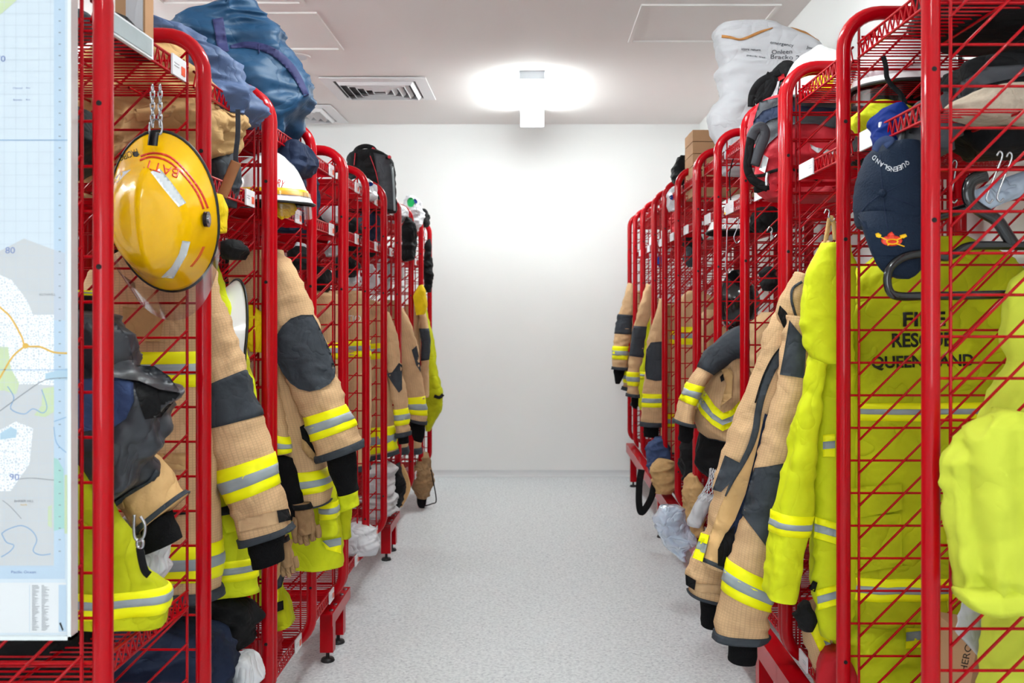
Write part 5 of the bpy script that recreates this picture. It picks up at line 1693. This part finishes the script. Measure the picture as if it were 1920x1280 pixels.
# -- shelf things, nearest right bays
r, l = blob('shoulder_bag', 'big black bag on the middle shelf behind the nearest right mesh', 'bag', 1776, 112, 2010, 288, 2.0, .13, 'black_cloth', 171, fold=.03, top=.8)
sew(l.bvh(), 'side_panel', 'backpack_grey', r, [[(1790, 160), (1850, 125), (1930, 120), (1930, 140), (1840, 160), (1800, 200)]], off=.004)
blob('wool_cloth', 'beige woollen cloth crumpled in front of the big black bag', 'cloth', 1784, 165, 2010, 232, 1.84, .05, 'beige_wool', 172, fold=.045, cross=.015)
r, l = blob('shoulder_bag', 'dark grey bag with black straps left of the nearest right post', 'bag', 1688, 186, 1790, 290, 1.98, .10, 'backpack_grey', 173, fold=.012, skew=-14)
sew(l.bvh(), 'strap', 'black_cloth', r, ribbon([(1728, 192), (1708, 210), (1697, 238), (1692, 262)], 7), off=.008)
sew(l.bvh(), 'strap', 'black_cloth', r, ribbon([(1736, 200), (1716, 220), (1706, 250)], 5), off=.01)
blob('folded_cloth', 'cobalt blue cloth on the middle shelf above the navy cap', 'cloth', 1640, 198, 1700, 290, 2.06, .06, 'cobalt', 174, skew=-10)
blob('hi_vis_vest', 'hi-vis yellow vest folded behind the cobalt blue cloth', 'vest', 1598, 196, 1712, 250, 2.30, .08, 'hivis_cloth', 175)
blob('black_bag', 'black bag on the middle shelf just right of the second right post', 'bag', 1602, 205, 1662, 310, 2.24 + .12, .09, 'black_cloth', 176)
r = root_of('nylon_strap', 'black nylon strap dangling through the top right shelf', 'strap', 1680, 200, 2.0)
mb = MB(); mb.tube(pxs([(1656, 105), (1661, 125), (1663, 145), (1672, 160), (1690, 178), (1698, 196)], 2.05), .004, 6, flat=(.006, .0015)); mb.build('webbing', 'black_cloth', r)

# -- white helmets on the top shelf
h4, hs4, _ = helmet('white fire helmet with a black pivot on the top shelf of the nearest right rack', at(1700, 168, 2.45), yawm(150), 'white_gloss', scale=1.02, strips=False, visor=True,
                    bands=[(200, 340, 4.1, 4.6, 'helmet_yellow_label'), (200, 340, .1, 1.0, 'helmet_yellow_label')])
h5, hs5, _ = helmet('white fire helmet with yellow officer label on top of the red backpack', at(1542, 190, 2.98), yawm(-25), 'white_gloss', scale=.98, strips=False, trimm='backpack_grey')
bv = bvh_obj(hs5)
sew(bv, 'label_band', 'band_yellow', h5, [[(1520, 150), (1536, 138), (1560, 136), (1566, 140), (1556, 176), (1514, 178)]], off=.001, step=5)
sew(bv, 'lettering', 'print_black', h5, tri=text_px('SENIOR FIRE', 1542, 161, 44, 7, -52), off=.0018)
h6, hs6, _ = helmet('white fire helmet with yellow band on the middle shelf in mid row, right side', at(1384, 430, 3.98), yawm(20), 'white_gloss', scale=.84, strips=False, visor=False, bands=[(200, 340, 3.4, 4.6, 'helmet_yellow_label')])
h7, hs7, _ = helmet('black visored helmet hanging in mid row behind the fifth right post', at(1384, 566, 4.0), yawm(25) @ HANG, 'black_gloss', scale=.62, strips=False)

# -- red backpack
r = root_of('backpack', 'red and dark grey backpack lying on the middle right shelf', 'backpack', 1500, 372, 3.0)
l = Loft([(1450, 182, 1620, 182), (1424, 196, 1650, 194), (1412, 225, 1660, 222), (1408, 262, 1662, 260), (1410, 300, 1662, 300), (1418, 335, 1655, 335), (1430, 358, 1640, 358), (1444, 372, 1620, 372)], 3.0, hd=.15, p=2.5, fold=.03, cross=.010, seed=181, ridge=True, lx=.12, lv=.12)
l.part('pack_body', 'backpack_red', r)
bv = l.bvh()
sew(bv, 'top_panel', 'backpack_grey', r, [[(1424, 190), (1470, 180), (1640, 180), (1640, 238), (1560, 240), (1530, 232), (1490, 232), (1465, 248), (1440, 270), (1424, 300), (1412, 290), (1412, 230)]], off=.006)
sew(bv, 'top_edge', 'navy_cloth', r, [[(1412, 228), (1430, 208), (1462, 196), (1560, 202), (1600, 206), (1600, 214), (1480, 212), (1440, 226), (1416, 246)]], off=.012)
sew(bv, 'reflective_strip', 'reflect_white', r, [[(1432, 290), (1441, 296), (1434, 324), (1423, 318)]], off=.006)
sew(bv, 'reflective_strip', 'reflect_white', r, [[(1519, 270), (1530, 276), (1580, 286), (1580, 291), (1532, 286), (1521, 278)]], off=.006)
sew(bv, 'zip', 'black_cloth', r, ribbon([(1414, 330), (1432, 328), (1445, 322), (1470, 316), (1490, 318), (1518, 330), (1540, 340)], 6), off=.008)
mb = MB(); mb.tube(pxs([(1440, 324), (1438, 336), (1438, 348)], 2.85), .004, 6, flat=(.006, .002)); mb.build('zip_pull', 'steel', r)
mb = MB(); mb.tube(pxs([(1408, 258), (1404, 285), (1402, 315), (1410, 335), (1424, 345), (1440, 352)], 2.86), .008, 8, flat=(.013, .005)); mb.build('shoulder_strap', 'black_cloth', r)
mb = MB(); mb.tube(pxs([(1408, 260), (1416, 244), (1428, 238), (1434, 252), (1424, 280), (1414, 310)], 2.86), .010, 8, flat=(.016, .006)); mb.build('shoulder_strap', 'backpack_grey', r)
mb = MB(); mb.tube(pxs([(1424, 348), (1418, 356), (1430, 352), (1442, 350)], 2.87), .006, 8, flat=(.010, .003)); mb.build('strap_end', 'black_cloth', r)
r, l = blob('backpack', 'black strapped pack with white panel above the fourth right post', 'backpack', 1440, 122, 1505, 204, 3.4, .10, 'black_cloth', 182, fold=.02)
bv = l.bvh()
sew(bv, 'white_panel', 'white_plastic', r, [[(1450, 158), (1462, 150), (1456, 185), (1440, 200)]], off=.006)
sew(bv, 'red_tab', 'red_cloth', r, [[(1458, 142), (1470, 138), (1472, 146), (1460, 152)]], off=.012)
for pl in ([(1409, 200), (1411, 176), (1424, 155), (1444, 143), (1462, 135)], [(1415, 190), (1428, 182), (1440, 168), (1448, 152)], [(1436, 140), (1450, 150), (1444, 170), (1430, 190)], [(1418, 185), (1430, 165), (1446, 150)]):
    mb = MB(); mb.tube(pxs(pl, 3.28), .008, 8, flat=(.013, .004)); mb.build('strap', 'black_cloth', r)

# -- white sack
r = root_of('paper_sack', 'large white paper sack with handwriting on top of the right rack', 'sack', 1450, 326, 3.92)
l = Loft([(1342, 54, 1448, 50), (1337, 62, 1476, 60), (1338, 80, 1520, 78), (1343, 105, 1556, 108), (1352, 122, 1568, 122), (1342, 138, 1570, 140), (1349, 160, 1570, 160), (1351, 182, 1572, 182), (1337, 200, 1572, 200), (1327, 222, 1570, 222), (1331, 248, 1565, 248), (1345, 285, 1560, 285), (1356, 326, 1550, 326)],
         3.92, hd=.11, p=3.4, fold=.012, cross=.007, seed=191, lx=.12, lv=.2)
l.part('sack_body', 'white_paper', r)
bv = l.bvh()
sew(bv, 'kraft_edge', 'kraft', r, ribbon([(1353, 68), (1370, 70), (1386, 74), (1402, 70), (1425, 60), (1449, 52)], [6, 5, 4, 5, 5, 2]), off=.004)
for k, (tx, cx, cy, wd, ht, rt) in enumerate((('emergency', 1466, 84, 44, 6, 8), ('Onleen', 1466, 97, 38, 8, -2), ('Bracko 2', 1472, 107, 54, 8, 2), ('JonCom', 1528, 92, 32, 7, 12), ('3/6', 1534, 104, 16, 7, 10), ('store return', 1408, 93, 36, 4, 3), ('pack list', 1418, 106, 36, 4, 8))):
    sew(bv, 'handwriting', 'backpack_grey', r, tri=text_px(tx, cx, cy, wd, ht, rt), off=.002)
t = root_of('kraft_liner', 'brown torn kraft liner showing at the mouth of the white sack', 'paper', 1505, 80, 3.98)
l = Loft([(1468, 55, 1486, 53), (1480, 66, 1510, 60), (1500, 76, 1530, 73), (1522, 88, 1541, 84)], 3.90, hd=.02, fold=.004, cross=.004, seed=192)
l.part('liner', 'kraft', t)
t = root_of('sack_cord', 'thin black cord hanging down from the white sack', 'cord', 1372, 380, 3.8)
mb = MB(); mb.tube(pxs([(1396, 262), (1384, 280), (1374, 300), (1368, 330), (1370, 375)], 3.72), .0025, 6); mb.build('cord', 'black_cloth', t)
# -- cartons
for k in range(5):
    y0, y1 = 243 + 22.5 * k, 265 + 22.5 * k
    if k == 4:
        y1 = 368
    o = MB()
    a, b = at(1299, y1, 4.62), at(1346, y0, 4.62)
    o.box(a.x, a.x + .30, 4.62, 4.62 + .24, a.z + .001, b.z - .001)
    lab = ['brown flat carton, topmost of the stack beside the white sack', 'brown flat carton, second from the top of the stack', 'brown flat carton, third from the top of the stack', 'brown flat carton, fourth from the top of the stack', 'tall brown carton at the bottom of the stack'][k]
    r = thing('carton', lab, 'box', (a.x + .15, 4.74, a.z), 'cartons stacked by the white sack')
    o.build('carton_body', 'carton', r)
    o = MB(); o.box(a.x - .0006, a.x + .301, 4.7, 4.75, b.z - .0012, b.z - .0004); o.build('tape', 'kraft', r)
# -- odds and ends further down
blob('black_beanie', 'black woollen hat on the top shelf left of the cartons', 'hat', 1260, 294, 1300, 352, 4.98, .08, 'black_cloth', 201)
r, l = blob('carrier_bag', 'white and blue carrier bag on the top shelf far down the right row', 'bag', 1252, 350, 1276, 395, 5.2, .08, 'white_plastic', 202)
sew(l.bvh(), 'blue_print', 'cobalt', r, [ellipse(1262, 370, 7, 5)], off=.004, step=4)
for k, (x0, y0, x1, y1, Y, m_, lab) in enumerate([
        (1300, 405, 1340, 440, 4.48, 'white_plastic', 'white plastic bag on the middle shelf left of the yellow banded helmet'),
        (1376, 385, 1430, 436, 3.48, 'black_cloth', 'black bundle on the middle shelf by the fourth right post'),
        (1288, 412, 1320, 448, 4.52, 'white_paper', 'white papers on the middle shelf behind the sixth right post'),
        (1260, 425, 1290, 470, 5.0, 'black_cloth', 'black bundle on the middle shelf behind the seventh right post'),
        (1238, 395, 1262, 440, 5.45, 'red_cloth', 'red cloth on the middle shelf behind the eighth right post'),
        (1216, 430, 1240, 478, 5.9, 'white_plastic', 'white bag on the middle shelf behind the ninth right post'),
        (1200, 425, 1216, 500, 6.5, 'white_plastic', 'white bottle shape bag near the back wall, right row'),
        (1216, 478, 1230, 500, 6.0, 'cobalt', 'blue cloth near the back wall, right row'),
        (1262, 460, 1292, 500, 5.0, 'charcoal_cloth', 'grey bundle hanging under the middle shelf far down the right row'),
        (1394, 500, 1424, 545, 3.5, 'black_cloth', 'black helmet bag hanging behind the fourth right mesh'),
        (1434, 525, 1456, 578, 3.12, 'hivis_cloth', 'hi-vis collar hanging behind the third right mesh'),
        (1442, 522, 1480, 560, 3.2, 'charcoal_cloth', 'grey collar hanging beside the hi-vis collar behind the third right mesh'),
        (1620, 330, 1700, 372, 2.4, 'black_cloth', 'black cloth hanging behind the navy cap')]):
    blob(*kind_of(lab), x0, y0, x1, y1, Y, .06, m_, 210 + k, fold=.014, inset=.06)
# low on the right
r, l = blob('denim_bag', 'blue denim bag low by the back right posts', 'bag', 1204, 820, 1248, 882, 5.3, .10, 'denim_blue', 231, fold=.02, inset=.02)
blob('rolled_trousers', 'tan trousers with black cuff bundled low by the back right posts', 'trousers', 1208, 862, 1262, 922, 5.1, .09, 'tan_soft', 232, inset=.035, fold=.03)
blob('rolled_trousers', 'tan trouser leg standing low behind the sixth right post', 'trousers', 1280, 890, 1320, 1000, 4.2, .09, 'tan_soft', 233)
blob('black_boot_bag', 'black bag low between the fifth and sixth right posts', 'bag', 1275, 800, 1310, 900, 4.5, .09, 'black_cloth', 234)
r = root_of('webbing_strap', 'black webbing strap looped over the right base rail', 'strap', 1205, 962, 5.15)
mb = MB(); mb.tube(pxs([(1203, 880), (1199, 905), (1198, 940), (1202, 960), (1212, 950), (1222, 930), (1228, 905), (1240, 900)], 5.15), .015, 8, flat=(.018, .003)); mb.build('webbing', 'black_cloth', r)
J = jacket('tan and hi-vis trouser leg low beside the third right post', 1530, 1275, 2.55,
           torso=[(1500, 1150, 1560, 1120), (1502, 1180, 1580, 1165), (1508, 1215, 1590, 1205), (1518, 1250, 1595, 1240), (1524, 1290, 1598, 1290)], hem=None, seed=235, hd=.05, name='over_trousers')
sew(bvh_of(J['torso']), 'reflective_band', 'band_yellow', J['root'], [[(1514, 1172), (1530, 1162), (1556, 1200), (1560, 1232), (1546, 1240)]], off=.005)
sew(bvh_of(J['torso']), 'silver_strip', 'band_silver', J['root'], [[(1544, 1200), (1558, 1206), (1560, 1220), (1552, 1218)]], off=.008)
blob('work_glove', 'black glove poking out under the hi-vis sleeve, right side', 'glove', 1492, 1128, 1532, 1180, 2.45, .03, 'black_cloth', 236, fold=.012)
r = root_of('red_bag', 'red cloth bag at the foot of the second right post', 'bag', 1550, 1330, 2.45)
l = Loft([(1552, 1222, 1575, 1215), (1545, 1238, 1600, 1238), (1535, 1268, 1610, 1268), (1528, 1330, 1615, 1330)], 2.45, hd=.05, fold=.02, seed=237)
l.part('body', 'red_cloth', r)

# ------------------------------------------------------------------ map board at the left
MY = 1.556
r = thing('map_board', 'framed street map board hung at the end of the left rack', 'map', (-1.2, MY, .76))
xr, xl = at(131, 0, MY).x, -1.75
zb_, zt_ = at(0, 1190, MY).z, 2.03
mb = MB(); mb.box(xl, xr, MY, MY + .012, zb_, zt_); sheet = mb.build('map_sheet', 'map_paper', r)
for nm, q in (('frame_bar', (xr, xr + .0055, MY - .008, MY + .016, zb_ - .006, zt_)), ('frame_bar', (xl, xr + .0055, MY - .008, MY + .016, zb_ - .006, zb_)), ('frame_bar', (xl - .006, xl, MY - .008, MY + .016, zb_ - .006, zt_)), ('frame_bar', (xl - .006, xr + .0055, MY - .008, MY + .016, zt_, zt_ + .006))):
    mb = MB(); mb.box(*q); mb.build(nm, 'alu_frame', r)
mb = MB()
for z in (.95, 1.85):
    mb = MB(); mb.box(xr - .05, xr - .03, MY + .012, MY + .03, z, z + .02); mb.build('hanging_clip', 'steel', r)
PM = []


def pr(polys, m, lift):
    """flat print on the map sheet"""
    if m not in PM:
        PM.append(m)
    mi = PM.index(m)
    for p in polys:
        V = [at(x, y, MY - .0004 * lift) for x, y in p]
        pb.add(V, [tuple(range(len(V)))], mi, False)


pb = MB()
FARX = -560
pr([[(FARX, 1092), (124, 1092), (124, 1186), (FARX, 1186)]], 'map_white', .5)
pr([[(101, -130), (122, -130), (122, 1085), (101, 1085)], [(FARX, 1060), (101, 1060), (101, 1085), (FARX, 1085)]], 'map_border', .6)
pr([[(FARX, 500), (0, 470), (45, 447), (101, 468), (101, 1060), (FARX, 1060)]], 'map_land', .6)
pr([[(101, 468), (122, 474), (122, 600), (101, 600)]], 'map_border_land', .7)
pr([[(FARX, 480), (0, 515), (22, 525), (50, 562), (62, 590), (101, 590), (101, 722), (60, 720), (FARX, 725)], [(FARX, 800), (0, 806), (30, 790), (62, 803), (55, 870), (20, 920), (FARX, 930)]], 'map_streets', .8)
pr([[(FARX, -130), (60, -130), (32, 0), (0, 28), (FARX, 200)]], 'map_green', .8)
pr([[(FARX, 655), (15, 650), (20, 690), (36, 718), (30, 740), (10, 732), (FARX, 715)], [(80, 728), (101, 725), (101, 772), (84, 782), (64, 778), (78, 760)], [(90, 950), (97, 946), (97, 990), (90, 985)], [(121, 890), (126, 890), (126, 1000), (121, 1000)]], 'map_green', 1.0)
pr([[(101, 858), (108, 860), (119, 880), (121, 990), (101, 995)]], 'map_teal', .9)
pr([[(0, 812), (20, 800), (32, 806), (30, 820), (0, 824)], [(85, 700), (127, 690), (127, 712), (85, 712)]], 'map_pond', 1.2)
pr(ribbon([(-40, 540), (0, 576), (20, 595), (40, 630), (48, 648), (75, 650), (100, 660), (126, 662)], 3.4) + ribbon([(48, 648), (24, 668), (0, 708), (-30, 760)], 3.4), 'map_orange', 1.6)
pr([ellipse(48, 648, 6, 5)], 'map_orange', 1.7)
pr(ribbon([(-20, 782), (0, 770), (48, 735), (85, 712), (126, 708)], 1.4) + ribbon([(36, 898), (60, 896), (101, 900)], 1) + ribbon([(5, 938), (20, 950), (40, 972)], 1), 'map_grey', 1.4)
pr(ribbon([(14, 724), (26, 745), (20, 766), (45, 776), (62, 766), (80, 774), (88, 762), (78, 730)], 1.8) + ribbon([(3, 1000), (15, 992), (40, 985), (60, 995), (69, 1012), (62, 1032), (76, 1040), (95, 1038)], 1.8)
   + ribbon([(3, 1000), (12, 1016), (26, 1022), (18, 1034), (2, 1044)], 1.8) + ribbon([(101, 790), (124, 782)], 1.6) + ribbon([(101, 800), (106, 830), (124, 848)], 1.6), 'map_blue', 1.4)
pr(ribbon([(FARX, 262.5), (128, 262.5)], 1.6) + ribbon([(FARX, 693), (126, 693)], 1.2), 'map_blue', 1.6)
g = []
for k in range(-6, 50):
    g += ribbon([(FARX, 4 + 21.6 * k), (101, 4 + 21.6 * k)], .6)
for k in range(-24, 5):
    g += ribbon([(8 + 21.6 * k, -130), (8 + 21.6 * k, 1060)], .6)
pr(g, 'map_grid', 1.1)
pr([[(110, 17 + 21.6 * k), (114, 17 + 21.6 * k), (114, 18.6 + 21.6 * k), (110, 18.6 + 21.6 * k)] for k in range(48)], 'map_grey', 1.3)
pr([[(55, 1096), (55.8, 1096), (55.8, 1184), (55, 1184)], [(110, 1096), (124, 1096), (124, 1184), (110, 1184)]], 'map_border', 1.)
rl = random.Random(5)
for cx_ in (60, 78):
    pr([[(cx_, 1097 + 2.6 * k), (cx_ + rl.uniform(4, 15), 1097 + 2.6 * k), (cx_ + rl.uniform(4, 15), 1098.1 + 2.6 * k), (cx_, 1098.1 + 2.6 * k)] for k in range(33)], 'map_grey', 1.)
pr([[(111, 1168), (114, 1166), (119, 1180), (117, 1183)]], 'print_black', 1.2)
for tx, cx, cy, wd, ht, m_ in (('70', 1, 110, 18, 11, 'map_num'), ('80', 19, 469, 18, 12, 'map_num'), ('90', 27, 894, 18, 12, 'map_num'), ('BARBER HILL', 45, 939, 36, 4, 'map_grey'), ('ROTHWELL', 89, 552, 30, 4, 'map_grey'),
                               ('Pacific Ocean', 44, 1072, 46, 5, 'map_num'), ('Redcliffe', 45, 946, 12, 3, 'map_orange'), ('Channel', 33, 165, 18, 3, 'map_num'), ('Bay', 53, 165, 8, 3, 'map_num'), ('Bramble', 33, 187, 16, 3, 'map_num'), ('Bay', 53, 187, 8, 3, 'map_num')):
    V, F = text_px(tx, cx, cy, wd, ht)
    if m_ not in PM:
        PM.append(m_)
    pb.add([at(x, y, MY - .0008) for x, y in V], F, PM.index(m_), False)
pb.build('map_print', PM, r)
